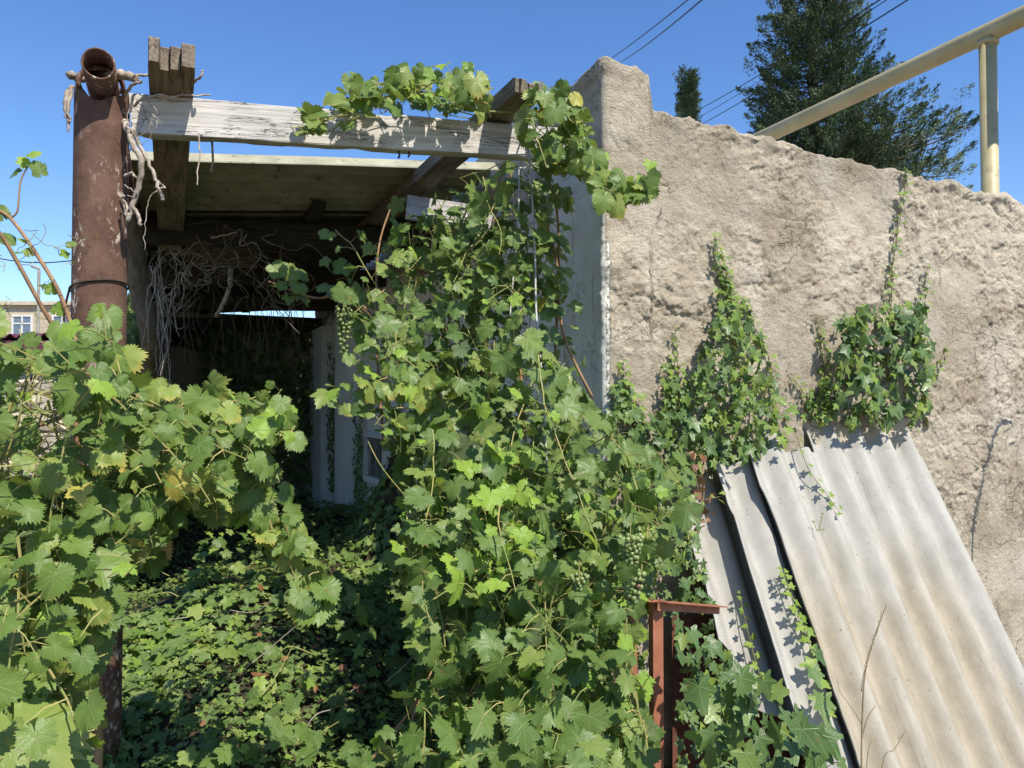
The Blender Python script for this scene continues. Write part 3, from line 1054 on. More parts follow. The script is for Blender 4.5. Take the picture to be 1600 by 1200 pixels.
wire(1104, 190, 30, 1418, 0, 15, .015, 'lowest of the wires passing the small cypress', g_)
wire(0, 404, 14, 105, 408, 13, .010, 'thin black wire crossing the sky left of the rusted post', g_)

# ------------------------------------------------------------------ conifers
def conifer(name, label, base, H, Lfun, nb, zlow, dens, blade, seed, core=True):
    r = np.random.default_rng(seed)
    root = thing(name, label, 'tree', base)
    base = Vector(base)
    MB().tube([base, base + Vector((.05, 0, H * .4)), base + Vector((0, .03, H * .97))], [H * .022, H * .015, .02], 10).build('trunk', M['conifer_bark'], root, smooth=True)
    br = MB()
    pos = []
    dirs = []
    szs = []
    for i in range(nb):
        f = (i + r.uniform(0, 1)) / nb
        z0 = zlow + (H - zlow) * f ** 1.05
        az = r.uniform(0, 2 * math.pi)
        L = Lfun(z0, az) * r.uniform(.62, 1.12)
        if L < .15:
            L = .15
        out = Vector((math.cos(az), math.sin(az), 0))
        rise = r.uniform(.02, .40)
        p = base + Vector((0, 0, z0))
        pts = [p]
        for k in range(1, 6):
            s = k / 5
            pts.append(p + out * L * s + Z * (L * (rise * s * s - .12 * s)))
        br.tube(pts, [.05 * (1 - k / 5.2) * L * .3 for k in range(6)], 5, caps=False)
        ncl = max(2, int(L * 3.4))
        for c in range(ncl):
            s = (c + r.uniform(.2, 1)) / ncl
            s = .2 + .8 * s
            cp_ = p + out * L * s + Z * (L * (rise * s * s - .12 * s))
            side = out.cross(Z)
            cp_ = cp_ + side * r.normal(0, .16 * L ** .5) + Z * r.normal(0.02, .08)
            n = int(dens * r.uniform(.6, 1.2))
            ax = (out * r.uniform(.4, 1.0) + Z * r.uniform(.3, .9) + side * r.uniform(-.7, .7)).normalized()
            sz = blade * r.uniform(3.0, 5.6)
            tt = r.uniform(0, 1, n) ** .8
            spread = (r.normal(0, 1, (n, 3))) * (sz * .24 * (1.1 - tt))[:, None]
            pp = np.array(cp_) + np.array(ax) * (tt * sz)[:, None] + spread
            dd = np.array(ax) * 1.0 + r.normal(0, .30, (n, 3))
            pos.append(pp)
            dirs.append(dd)
            szs.append(r.uniform(.6, 1.2, n) * blade)
    pos = np.concatenate(pos)
    dirs = np.concatenate(dirs)
    szs = np.concatenate(szs)
    dirs /= np.linalg.norm(dirs, axis=1)[:, None]
    sd = np.cross(dirs, r.normal(0, 1, dirs.shape))
    sd /= np.linalg.norm(sd, axis=1)[:, None]
    l = szs[:, None]
    a = pos
    b = pos + dirs * l * .5 + sd * l * .13
    c = pos + dirs * l
    d = pos + dirs * l * .5 - sd * l * .13
    vs = np.stack([a, b, c, d], 1).reshape(-1, 3)
    f = np.arange(len(vs)).reshape(-1, 4)
    br.build('branches', M['conifer_bark'], root)
    o = obj('crown', np_mesh('crown', vs, f, M['needles'], smooth=False), root)
    o['kind'] = 'stuff'
    if core:
        pass
    return root

def mat_needles():
    t = NT('conifer_needles')
    rnd = t.n('ShaderNodeNewGeometry').outputs['Random Per Island']
    c = t.coord()
    n = t.noise(c, 1.6, 3)
    cl = t.mix(rnd, (.04, .075, .035), (.10, .145, .065))
    cl = t.mix(t.ramp(n, .45, .65), cl, t.mix(rnd, (.08, .12, .06), (.165, .20, .10)))
    p = t.pbr(cl, .65, .25)
    return t.done(p)
M['needles'] = mat_needles()

sc = 18 / FPX
def big_len(z, az):
    # profile measured on the tree: wide skirt, reaching further to the right low down
    y = 631 - (z - 1.6) / sc
    lft = np.interp(y, [-150, 0, 40, 100, 150, 200, 260, 330], [4, 56, 68, 92, 88, 100, 100, 105])
    rgt = np.interp(y, [-150, 0, 60, 120, 180, 215, 250, 300], [4, 70, 75, 80, 125, 165, 235, 190])
    k = (math.cos(az) + 1) / 2
    return (lft * (1 - k) + rgt * k) * sc
tb = P(1275, 631, 18)
conifer('conifer_tree', 'tall dark green conifer behind the plastered wall, cut by the top of the picture', (tb.x, tb.y, 0), 12.4, big_len, 680, 4.2, 125, .085, 5)
tb2 = P(1077, 631, 30)
def small_len(z, az):
    return .42 * min(1, (14.6 - z) / 3.0) + .02
conifer('cypress_tree', 'small narrow cypress tip showing above the wall beside the wires', (tb2.x, tb2.y, 0), 14.5, small_len, 300, 10.8, 80, .085, 6)

# ------------------------------------------------------------------ left background
lb = P(60, 631, 40)
ab = thing('stone_apartment_building', 'distant pale stone block building behind the left vine', 'building', (lb.x, lb.y, 0))
MB().box(-16, 6.0, 0, 10, 0, 6.75).build('masonry_wall', M['far_masonry'], ab, Matrix.Translation((lb.x, lb.y, 0)))
MB().box(-16.2, 6.2, -.2, 10.2, 6.76, 6.95).build('cornice', M['limestone'], ab, Matrix.Translation((lb.x, lb.y, 0)))
for xo in (-7.5, -4.2, -.9, 1.2, 4.4):
    wmat = Matrix.Translation((lb.x + xo, lb.y, 5.05))
    f_ = MB()
    f_.box(-.55, -.45, -.06, .04, 0, 1.2).box(.45, .55, -.06, .04, 0, 1.2).box(-.45, .45, -.06, .04, 0, .09).box(-.45, .45, -.06, .04, 1.11, 1.2).box(-.04, .04, -.06, .04, .09, 1.11)
    f_.box(-.45, -.04, -.05, .03, .72, .79).box(.04, .45, -.05, .03, .72, .79)
    fo = f_.build('window', M['white_frame'], ab, wmat)
    MB().box(-.45, .45, -.02, .0, .09, 1.11).build('pane', M['far_glass'], fo, wmat)

sw_o = P(50, 631, 8)
sh = thing('stone_shed', 'rough limestone shed with a burgundy roof edge at the left behind the vines', 'shed', (sw_o.x, 8, 0))
MB().box(-5.8, -3.62, 8.05, 11.5, 0, 2.22).build('mortar_wall', M['mortar'], sh)
rsh = np.random.default_rng(3)
variants = []
for k in range(6):
    m = MB()
    vs = []
    for x in (-.5, -.17, .17, .5):
        for z in (-.5, 0, .5):
            y = -.5 + rsh.uniform(-.22, .22) + (.35 if abs(x) == .5 and abs(z) == .5 else 0)
            vs.append((x + rsh.uniform(-.03, .03), y, z + rsh.uniform(-.05, .05)))
    nvv = len(vs)
    fs = [(i * 3 + j, (i + 1) * 3 + j, (i + 1) * 3 + j + 1, i * 3 + j + 1) for i in range(3) for j in range(2)]
    back_ = [(-.5, .5, -.5), (.5, .5, -.5), (.5, .5, .5), (-.5, .5, .5)]
    m.add(vs + back_, fs + [(0, 12, 13, 9, 6, 3), (2, 5, 8, 11, 14, 15), (0, 1, 2, 15, 12), (9, 13, 14, 11, 10)])
    variants.append(m.mesh('stone', M['limestone']))
z0 = .02
first = True
while z0 < 2.15:
    hh = min(rsh.uniform(.17, .24), 2.2 - z0)
    x0 = -5.8 + rsh.uniform(-.1, .1)
    while x0 < -3.7:
        ww = rsh.uniform(.26, .5)
        if x0 + ww > -3.62:
            ww = -3.62 - x0
        if ww > .08:
            obj('stone', variants[int(rsh.integers(6))], sh, Matrix.Translation((x0 + ww / 2, 8.03, z0 + hh / 2)) @ Matrix.Diagonal((ww - .03, .12, hh - .025, 1)))
        x0 += ww
    z0 += hh
rm = Matrix.Translation((-5.95, 7.8, 2.27)) @ Matrix.Rotation(math.radians(-2), 4, 'Y')
corrugated(3.9, 2.45, .12, .02, .006, M['burgundy'], 'roof', sh, rm @ Matrix.Rotation(math.radians(4), 4, 'X'), 51, ny=6)
MB().box(-5.95, -3.5, 7.83, 7.86, 2.12, 2.25).build('fascia', M['burgundy'], sh)
lp = P(61, 420, 24)
lamp = MB().tube([Vector((lp.x, lp.y, 0)), Vector((lp.x, lp.y, lp.z - .1)), lp, lp + Vector((-.25, 0, .1))], .045, 8)
tag(lamp.build('street_pole', M['cement']), 'thin grey pole with a bent top far behind the left vine canes', 'pole')

# ------------------------------------------------------------------ cables hanging from the beam
cb = MB().tube(bez([P(826, 190, 3.13), P(824, 212, 3.08), P(831, 300, 2.97), P(836, 400, 2.92), P(838, 490, 2.86), P(848, 600, 2.76), P(853, 700, 2.72), P(857, 790, 2.7)]), .0038, 8)
tag(cb.build('hanging_cable', M['cable'], smooth=True), 'longer pale cable hanging from the beam down into the vine', 'cable', 'pale cables looped over the beam')
cb = MB().tube(bez([P(836, 196, 3.16), P(838, 220, 3.11), P(842, 245, 3.13), P(822, 262, 3.2), P(811, 265, 3.15), P(811, 300, 3.02), P(807, 380, 2.95), P(799, 465, 2.9), P(792, 560, 2.85)]), .0036, 8)
tag(cb.build('hanging_cable', M['cable'], smooth=True), 'shorter left pale cable hanging beside the longer one', 'cable', 'pale cables looped over the beam')

# ------------------------------------------------------------------ leaves
def leaf_arrays(kind, seed, coarse=False, deep=False):
    r = np.random.default_rng(seed)
    if kind == 'grape':
        lobes = [(90, 1.0, 36), (90 - 52 + r.uniform(-5, 5), r.uniform(.84, .93), 32), (90 + 52 + r.uniform(-5, 5), r.uniform(.84, .93), 32), (90 - 112 + r.uniform(-6, 6), r.uniform(.68, .78), 40), (90 + 112 + r.uniform(-6, 6), r.uniform(.68, .78), 40)]
        floor = r.uniform(.46, .62) if deep else r.uniform(.64, .82)
        N = 32 if coarse else 62
        teeth = .075
    elif kind == 'ivy':
        lobes = [(90, 1.0, 26), (90 - 56 + r.uniform(-6, 6), r.uniform(.66, .8), 26), (90 + 56 + r.uniform(-6, 6), r.uniform(.66, .8), 26), (90 - 122, .55, 30), (90 + 122, .55, 30)]
        floor = r.uniform(.42, .50)
        N = 16 if coarse else 30
        teeth = 0
    th = np.linspace(-84, 264, N)
    rr = np.full(N, 0.0)
    for a, R, wd in lobes:
        d = np.abs((th - a + 180) % 360 - 180) / wd
        if kind == 'grape':
            l = floor * R + (R - floor * R) * np.clip(1 - d, 0, 1) ** .7
        else:
            l = floor * R + (R - floor * R) * np.clip(1 - d, 0, 1) ** 1.25
        l = np.where(d < 1.6, l, 0)
        rr = np.maximum(rr, l)
    if teeth:
        rr = rr * (1 + teeth * np.where(np.arange(N) % 2 == 0, 1, -1) + r.uniform(-.055, .055, N))
    rr[0] *= .8
    rr[-1] *= .8
    if kind == 'grape':
        rr[0] *= .75
        rr[-1] *= .75
    tr = np.radians(th)
    outer = np.stack([np.cos(tr) * rr, np.sin(tr) * rr], -1)
    # fan: centre, mid ring at 50 %, outer
    if coarse:
        xy = np.concatenate([[[0, 0]], outer])
        faces = [(0, i, i + 1) for i in range(1, N)]
    else:
        step = 2
        mi = np.arange(0, N, step)
        if mi[-1] != N - 1:
            mi = np.append(mi, N - 1)
        mid = outer[mi] * .55
        xy = np.concatenate([[[0, 0]], mid, outer])
        nm = len(mi)
        faces = [(0, 1 + i, 2 + i) for i in range(nm - 1)]
        for i in range(nm - 1):
            a, b = mi[i], mi[i + 1]
            faces.append((1 + i, 1 + nm + a, 1 + nm + a + 1))
            for k in range(a + 1, b):
                faces.append((1 + i, 1 + nm + k, 1 + nm + k + 1))
            faces.append((1 + i, 1 + nm + b, 2 + i))
    x, y = xy[:, 0], xy[:, 1]
    R = np.hypot(x, y)
    A = np.degrees(np.arctan2(y, x))
    z = -r.uniform(.05, .38) * R ** 2 * (.4 + .6 * (y > 0)) if kind == 'grape' else -r.uniform(.0, .25) * R ** 2
    fold = r.uniform(.0, .42)
    z = z + fold * np.abs(x) * (.9 if r.uniform() < .7 else -.7)
    z = z + (r.uniform(-.35, .25) * np.abs(x) ** 2.2 if kind == 'grape' else 0)
    # blisters between the veins
    va = [a for a, _, _ in lobes]
    dmin = np.min([np.abs((A - a + 180) % 360 - 180) for a in va], axis=0)
    z = z + (.07 if kind == 'grape' else .03) * np.clip(dmin / 28, 0, 1) * np.minimum(R, .9)
    ph = r.uniform(0, 6, 3)
    z = z + r.uniform(.05, .15) * R ** 2 * np.sin(np.radians(A) * 3 + ph[0]) + .05 * R * np.sin(x * 4 + ph[1]) + .04 * np.sin(y * 4 + ph[2]) * R
    if kind == 'grape' and not coarse:
        z = z + r.uniform(-.035, .035, len(x)) * R
    vs = np.stack([x, y, z], -1)
    return vs, np.array(faces), np.stack([x * .5 + .5, y * .5 + .5], -1)

G_ARR = [leaf_arrays('grape', 100 + k) for k in range(12)]
D_ARR = [leaf_arrays('grape', 160 + k, deep=True) for k in range(14)]
GC_ARR = [leaf_arrays('grape', 130 + k, True) for k in range(6)]
I_ARR = [leaf_arrays('ivy', 200 + k) for k in range(8)]
IC_ARR = [leaf_arrays('ivy', 230 + k, True) for k in range(6)]

def meshes(name, arrs, mat):
    return [np_mesh(name, a[0], a[1], mat, a[2]) for a in arrs]
ML = {'vine_leaf': meshes('vine_leaf', G_ARR, M['vine_leaf']), 'dull_vine_leaf': meshes('dull_leaf', D_ARR, M['dull_vine_leaf']), 'young_leaf': meshes('young_leaf', D_ARR[:6], M['young_leaf']),
      'yellow_leaf': meshes('yellow_leaf', G_ARR[:4], M['yellow_leaf']), 'ivy_leaf': meshes('ivy_leaf', I_ARR, M['ivy_leaf']),
      'ivy_young': meshes('ivy_young', I_ARR[:4], M['ivy_young']), 'dead_leaf': meshes('dead_leaf', G_ARR[:4], M['dead_leaf'])}

def leaf_rot(n, t):
    """world rotation with z along n and y along the tip direction t"""
    n = Vector(n).normalized()
    t = Vector(t)
    y = t - n * t.dot(n)
    if y.length < 1e-4:
        y = n.orthogonal()
    y.normalize()
    x = y.cross(n)
    return Matrix((x, y, n)).transposed()

def joined(name, leaves, arrs, mat, parent=None, kind='stuff'):
    """leaves: list of (pos, normal, tip, size); all in one mesh"""
    V_, F_, T_ = [], [], []
    off = 0
    r = np.random.default_rng(len(leaves))
    if not leaves:
        return None
    pos = np.array([tuple(l[0]) for l in leaves])
    nn = np.array([tuple(l[1]) for l in leaves])
    tt = np.array([tuple(l[2]) for l in leaves])
    ss = np.array([l[3] for l in leaves])
    nn = nn / np.linalg.norm(nn, axis=1)[:, None]
    yy = tt - nn * (tt * nn).sum(1)[:, None]
    yy = yy / np.maximum(np.linalg.norm(yy, axis=1), 1e-6)[:, None]
    xx = np.cross(yy, nn)
    which = r.integers(0, len(arrs), len(leaves))
    for k, (v, f, u) in enumerate(arrs):
        idx = np.where(which == k)[0]
        if not len(idx):
            continue
        w = (v[None, :, 0:1] * xx[idx][:, None] + v[None, :, 1:2] * yy[idx][:, None] + v[None, :, 2:3] * nn[idx][:, None]) * ss[idx][:, None, None] + pos[idx][:, None]
        V_.append(w.reshape(-1, 3))
        F_.append((f[None] + (np.arange(len(idx)) * len(v))[:, None, None] + off).reshape(-1, 3))
        T_.append(np.tile(u, (len(idx), 1)))
        off += len(idx) * len(v)
    me = np_mesh(name, np.concatenate(V_), np.concatenate(F_), mat, np.concatenate(T_))
    o = obj(name, me, parent)
    if kind:
        o['kind'] = kind
    return o

def rv(s=1.0):
    return Vector(rng.normal(0, s, 3))

def hang_leaf(p, node, size, out=-V, upb=.45, rand=.45, tipdown=1.0):
    n = (SUN * .55 + out * .55 + Z * upb * .4 + rv(rand)).normalized()
    away = (p - node)
    t = (away.normalized() * .8 if away.length > 1e-5 else Vector((0, 0, 0))) - Z * tipdown + rv(.35)
    return (p, n, t, size)

class Plant:
    """collects leaves with kinds, canes and petioles of one plant, then builds its parts"""
    def __init__(s, name, label, cat, loc, group=None):
        s.root = thing(name, label, cat, loc, group)
        s.leaves = []
        s.pet = MB()
        s.canes = []

    def leaf(s, kind, lf, show=True):
        s.leaves.append((kind, lf, show))

    def cane(s, pts, r0, r1, mat='cane', sides=6, name='cane'):
        n = len(pts)
        MB().tube(pts, [r0 + (r1 - r0) * i / max(1, n - 1) for i in range(n)], sides).build(name, M[mat], s.root, smooth=True)

    def petiole(s, a, b, r=.0014):
        mid = (a + b) / 2 + Z * (a - b).length * .12
        s.pet.tube([a, mid, b], [r * 1.2, r, r * .9], 3, caps=False)

    def finish(s, limit=300, petmat='green_stem', rest_arr=None):
        ordered = sorted(s.leaves, key=lambda l: -(l[1][3] / max(.5, l[1][0].y)) * (1.6 if l[2] else 1))
        for kind, lf, _ in ordered[:limit]:
            ms = ML[kind]
            me = ms[int(rng.integers(len(ms)))]
            mw = Matrix.Translation(lf[0]) @ (leaf_rot(lf[1], lf[2]) * lf[3]).to_4x4()
            obj('leaf', me, s.root, mw)
        rest = {}
        for kind, lf, _ in ordered[limit:]:
            rest.setdefault(kind, []).append(lf)
        for kind, ls in rest.items():
            arrs = (I_ARR if 'ivy' in kind else (G_ARR if kind == 'vine_leaf' else D_ARR))
            joined('foliage', ls, arrs, M[kind], s.root)
        if s.pet.v:
            o = s.pet.build('leaf_stalks', M[petmat], s.root)
            o['kind'] = 'stuff'

def vine_mass(pl, poly, depth, nshoots, size, L=(.35, .9), dirv=(0, 0, -1), step=.055, young=.06, yellow=.01, main='vine_leaf', out=-V, spread=.5, pet=(.05, .09), cane_r=.003, dj=.22, canekeep=.5, jit=.25, upb=.45, rand=.45):
    xs = [p[0] for p in poly]
    ys = [p[1] for p in poly]
    made = 0
    tries = 0
    while made < nshoots and tries < nshoots * 30:
        tries += 1
        px = rng.uniform(min(xs), max(xs))
        py = rng.uniform(min(ys), max(ys))
        if not inside(poly, px, py):
            continue
        made += 1
        Y = depth(px, py) + rng.uniform(-dj, dj)
        p = P(px, py, Y)
        d = (Vector(dirv) + rv(spread)).normalized()
        n = int(rng.uniform(*L) / step)
        pts = [p.copy()]
        sgn = 1
        ysh = rng.uniform() < young
        for k in range(n):
            d = (d + rv(.12) - Z * .03).normalized()
            p = p + d * step
            x, y = proj(p)
            if not inside(poly, x, y):
                break
            pts.append(p.copy())
            side = d.cross(out).normalized() * sgn
            sgn = -sgn
            pl_ = rng.uniform(*pet)
            q = p + (side * .8 + out * rng.uniform(.1, .9) + Z * rng.uniform(-.1, .6)).normalized() * pl_
            sz = size * rng.choice([rng.uniform(.35, .75), rng.uniform(.7, 1.2)], p=[.35, .65]) * (1 - .35 * k / max(1, n)) 
            lx, ly = proj(q - Z * sz * .5)
            if not inside(poly, lx, ly):
                continue
            kind = main
            u_ = rng.uniform()
            if ysh or (k > n * .75 and u_ < .3):
                kind = 'young_leaf'
                sz *= .85
            elif u_ < yellow:
                kind = 'yellow_leaf'
            pl.leaf(kind, hang_leaf(q, p, sz, out, upb=upb, rand=rand))
            pl.petiole(p, q)
        if len(pts) > 3 and rng.uniform() < canekeep:
            n_ = len(pts)
            pl.pet.tube(pts, [cane_r * (1 - .6 * i / n_) for i in range(n_)], 4, caps=False)

def on_wall(x, y):
    """depth of the plastered wall behind a picture position"""
    return Wp(x, y).y

def chain(pl, pts, size, step=.03, kind='vine_leaf', r0=.003, young=.12, spread=.05, stem='green_stem'):
    """a shoot with leaves set alternately along it"""
    q = bez([P(*p) for p in pts], 8)
    pl.cane(q, r0, r0 * .5, stem, 6)
    L = sum((q[i + 1] - q[i]).length for i in range(len(q) - 1))
    n = int(L / step)
    for k in range(n):
        f = (k + rng.uniform(0, .6)) / n * (len(q) - 1.001)
        i = int(f)
        p = q[i].lerp(q[i + 1], f - i)
        d = (q[i + 1] - q[i]).normalized()
        sd = d.cross(V).normalized() * (1 if k % 2 else -1)
        e = p + (sd * rng.uniform(.3, 1) - V * rng.uniform(-.4, 1)).normalized() * rng.uniform(.4, 1) * spread
        sz = size * rng.uniform(.6, 1.2) * (1 - .4 * k / n)
        kd = 'young_leaf' if rng.uniform() < young + .3 * (k > n * .85) else kind
        pl.leaf(kd, hang_leaf(e, p, sz, rand=.5))
        pl.petiole(p, e)

# ---- vine at the left, in front of the rusted post
left = Plant('grape_vine', 'large leafy grape vine in the left foreground climbing round the rusted post', 'vine', (-1.3, 2.2, 0), 'grape vines')
L1 = [(-60, 480), (20, 490), (40, 530), (70, 545), (110, 490), (150, 480), (190, 520), (215, 600), (300, 605), (370, 615), (400, 620), (440, 605), (446, 625), (430, 650), (468, 665), (455, 690), (425, 700), (410, 720), (420, 750), (380, 765), (345, 820), (320, 780), (285, 790), (262, 830), (240, 890), (190, 905), (172, 970), (165, 1060), (160, 1130), (150, 1190), (60, 1180), (40, 1230), (-60, 1230)]
def dl(x, y):
    return 2.12 - .35 * max(0, (300 - x) / 300) - .15 * max(0, (y - 700) / 500)
GAP = [(0, 590), (60, 560), (105, 600), (110, 690), (60, 740), (0, 760)]
vine_mass(left, L1, dl, 235, .053, rand=.55, L=(.2, .7), dj=.22, yellow=.005, young=.05, dirv=(.1, -.1, -.7), spread=.7)
LB = [(190, 600), (300, 605), (370, 615), (400, 620), (446, 605), (446, 630), (430, 650), (468, 665), (455, 690), (425, 700), (410, 720), (425, 760), (380, 775), (345, 825), (320, 790), (285, 800), (262, 850), (190, 860)]
vine_mass(left, LB, lambda x, y: 2.08, 58, .052, L=(.15, .45), dj=.12, yellow=.02, young=.06, dirv=(.8, -.1, -.2), spread=.5, pet=(.02, .06))
left.leaves = [l for l in left.leaves if not (inside(GAP, *proj(l[1][0])) and rng.uniform() < .85)]
L2 = [(395, 770), (450, 775), (448, 820), (470, 850), (520, 895), (525, 930), (505, 975), (470, 960), (445, 900), (430, 860), (400, 840)]
LC = [(130, 740), (240, 740), (262, 830), (240, 900), (200, 905), (180, 960), (130, 980)]
vine_mass(left, LC, lambda x, y: 2.1, 26, .058, L=(.15, .45), dj=.15, yellow=.01)
vine_mass(left, L2, lambda x, y: 2.05, 44, .055, L=(.12, .3), dj=.05, dirv=(.25, 0, -1), spread=.25, pet=(.015, .04))
chain(left, [(395, 735, 2.05), (420, 770, 2.05), (436, 820, 2.05), (455, 860, 2.05), (480, 900, 2.05), (500, 935, 2.05)], .055, .017)
chain(left, [(330, 690, 2.02), (380, 680, 2.0), (420, 672, 2.0), (448, 672, 2.0), (462, 668, 2.0)], .05, .022)
chain(left, [(360, 650, 2.0), (400, 640, 2.0), (428, 622, 2.0), (440, 608, 2.0)], .035, .025, young=.4)
chain(left, [(330, 720, 2.05), (370, 770, 2.05), (400, 800, 2.05), (435, 850, 2.05)], .05, .02)
chain(left, [(250, 700, 2.0), (300, 740, 2.0), (335, 780, 2.0), (338, 815, 2.0)], .055, .024)
left.cane(bez([P(95, 1300, 2.1), P(78, 1200, 2.05), P(45, 1080, 2.0), P(60, 960, 2.0), P(120, 850, 2.0), P(130, 720, 2.05), P(122, 640, 2.1)]), .010, .008)
left.cane(bez([P(122, 700, 2.05), P(105, 560, 2.05), P(60, 470, 2.0), P(0, 365, 1.95), P(-40, 330, 1.9)]), .0065, .0045)
left.cane(bez([P(150, 720, 2.1), P(135, 600, 2.1), P(100, 475, 2.1), P(62, 405, 2.1), P(15, 340, 2.1), P(-20, 325, 2.1)]), .007, .0045)
left.cane(bez([P(15, 342, 2.1), P(27, 330, 2.1), P(30, 300, 2.1), P(34, 278, 2.1), P(45, 258, 2.1)]), .003, .002)
left.cane(bez([P(180, 880, 2.0), P(205, 840, 2.0), P(232, 780, 2.0), P(300, 700, 2.05), P(360, 670, 2.05), P(420, 690, 2.05)]), .005, .003)
left.cane(bez([P(420, 760, 2.05), P(432, 800, 2.05), P(446, 842, 2.05), P(480, 905, 2.05)]), .003, .002, 'green_stem')
left.cane(bez([P(-20, 690, 1.9), P(50, 668, 1.95), P(120, 640, 2.0), P(160, 600, 2.05)]), .007, .005)
left.cane(bez([P(150, 1300, 2.3), P(155, 1150, 2.28), P(150, 1020, 2.25), P(128, 850, 2.2), P(118, 720, 2.15)]), .013, .010)
for (px, py, sz, kd) in ((52, 244, .035, 'young_leaf'), (40, 256, .028, 'young_leaf'), (22, 272, .027, 'vine_leaf'), (62, 268, .034, 'vine_leaf'), (2, 335, .035, 'vine_leaf'), (12, 376, .03, 'vine_leaf'), (36, 378, .022, 'young_leaf'), (46, 396, .022, 'vine_leaf'), (108, 382, .02, 'vine_leaf'), (100, 398, .02, 'young_leaf'), (80, 455, .025, 'young_leaf'), (30, 395, .02, 'young_leaf'), (70, 448, .022, 'vine_leaf'), (88, 486, .03, 'young_leaf')):
    p_ = P(px, py, 2.1)
    left.leaf(kd, hang_leaf(p_, p_ - Z * .02, sz, tipdown=.2, rand=.5))
# tendrils
for k in range(16):
    a = P(rng.uniform(0, 120), rng.uniform(350, 480), 2.08)
    pts = [a]
    d = rv(1).normalized()
    for j in range(7):
        d = (d + rv(.5)).normalized()
        a = a + d * .016
        pts.append(a)
    left.pet.tube(pts, .0011, 3)
# large close leaf in the bottom corner
for (px, py, sz, Y) in ((30, 1150, .13, 1.45), (-10, 1110, .11, 1.5), (70, 1205, .11, 1.5)):
    p_ = P(px, py, Y)
    left.leaf('vine_leaf', (p_, (SUN + rv(.15) - Vector((0, .3, 0))), Vector((.6, -.2, -1)), sz))
left.finish(300)

# ---- central vine cascading in front of the pergola
cen = Plant('grape_vine', 'dense grape vine in the centre tumbling down to the ground beside the white wall', 'vine', (.15, 2.7, 0), 'grape vines')
C1 = [(500, 640), (520, 615), (520, 575), (600, 540), (625, 560), (690, 500), (760, 470), (850, 480), (880, 560), (905, 610), (940, 650), (990, 680), (1050, 700), (1085, 760), (1085, 840), (1030, 900), (1000, 960), (1015, 1060), (1020, 1230), (560, 1230), (600, 1130), (655, 1060), (640, 960), (610, 880), (630, 800), (625, 720), (590, 690), (560, 640), (520, 655)]
def dc(x, y):
    return 2.95 - .85 * max(0, (y - 520) / 680) + .15 * abs(x - 800) / 300
vine_mass(cen, C1, dc, 320, .064, L=(.3, .9), dj=.34, young=.09, yellow=.003, main='dull_vine_leaf', rand=.62)
vine_mass(cen, [(950, 900), (1008, 960), (1012, 1100), (1008, 1220), (950, 1220)], lambda x, y: 2.3, 7, .058, L=(.2, .5), dj=.1, main='dull_vine_leaf')
vine_mass(cen, [(740, 560), (800, 560), (830, 700), (830, 900), (790, 960), (700, 940), (700, 850), (740, 760)], lambda x, y: dc(x, y) - .34, 20, .07, young=.8, main='dull_vine_leaf', L=(.2, .4), dj=.05)
for pts, r0 in (([(868, 1290, 2.4), (872, 1130, 2.35), (860, 1000, 2.4), (835, 850, 2.6), (822, 700, 2.75), (812, 560, 2.9)], .009),
                ([(650, 1290, 2.5), (640, 1150, 2.4), (690, 1000, 2.5), (720, 880, 2.6)], .007),
                ([(920, 1290, 2.6), (905, 1150, 2.4), (868, 1050, 2.3)], .005),
                ([(865, 700, 3.05), (868, 560, 3.1), (873, 430, 3.15), (870, 330, 3.15), (850, 260, 3.15)], .008),
                ([(700, 700, 2.85), (650, 640, 2.75), (600, 590, 2.7), (560, 570, 2.7)], .004),
                ([(560, 1210, 2.3), (610, 1150, 2.3), (660, 1080, 2.35), (700, 980, 2.5)], .005)):
    cen.cane(bez([P(*p) for p in pts]), r0, r0 * .6)
chain(cen, [(720, 640, 2.75), (660, 605, 2.65), (610, 590, 2.6), (560, 610, 2.58), (525, 640, 2.58)], .062, .022, 'vine_leaf')
chain(cen, [(700, 660, 2.7), (650, 640, 2.62), (610, 640, 2.6), (585, 665, 2.58)], .058, .024, 'vine_leaf')
chain(cen, [(680, 600, 2.8), (630, 560, 2.72), (590, 550, 2.7), (545, 572, 2.68)], .055, .024, 'vine_leaf')
cen.cane(bez([P(700, 850, 2.7), P(655, 800, 2.66), P(600, 735, 2.6), P(575, 690, 2.6)]), .003, .002, 'green_stem')
cen.finish(300)

# ---- upper vine hanging under the roof at the right
upv = Plant('grape_vine', 'shadier grape vine hanging from the roof edge before the white wall', 'vine', (.1, 3.3, 0), 'grape vines')
C2 = [(490, 400), (520, 335), (590, 350), (615, 305), (690, 310), (720, 300), (760, 240), (870, 250), (880, 300), (850, 420), (860, 500), (880, 560), (830, 620), (700, 640), (600, 560), (560, 540), (530, 500), (500, 460)]
vine_mass(upv, C2, lambda x, y: 3.28 - .0012 * (y - 300), 74, .060, L=(.25, .8), dj=.25, young=.03, yellow=.004, main='dull_vine_leaf', rand=.6)
vine_mass(upv, [(690, 300), (740, 250), (890, 250), (890, 480), (860, 500), (700, 500)], lambda x, y: 3.08, 40, .062, L=(.2, .7), dj=.16, young=.05, main='dull_vine_leaf', rand=.6)
C5 = [(845, 310), (900, 310), (905, 380), (890, 460), (910, 520), (920, 600), (940, 680), (870, 640), (860, 520), (845, 420)]
vine_mass(upv, C5, lambda x, y: 3.02, 20, .068, L=(.2, .6), dj=.08, main='dull_vine_leaf')
S1 = [(415, 420), (500, 440), (500, 480), (440, 475), (410, 450)]
vine_mass(upv, S1, lambda x, y: 3.3, 9, .055, L=(.1, .3), dj=.05, dirv=(-1, 0, 0), main='vine_leaf')
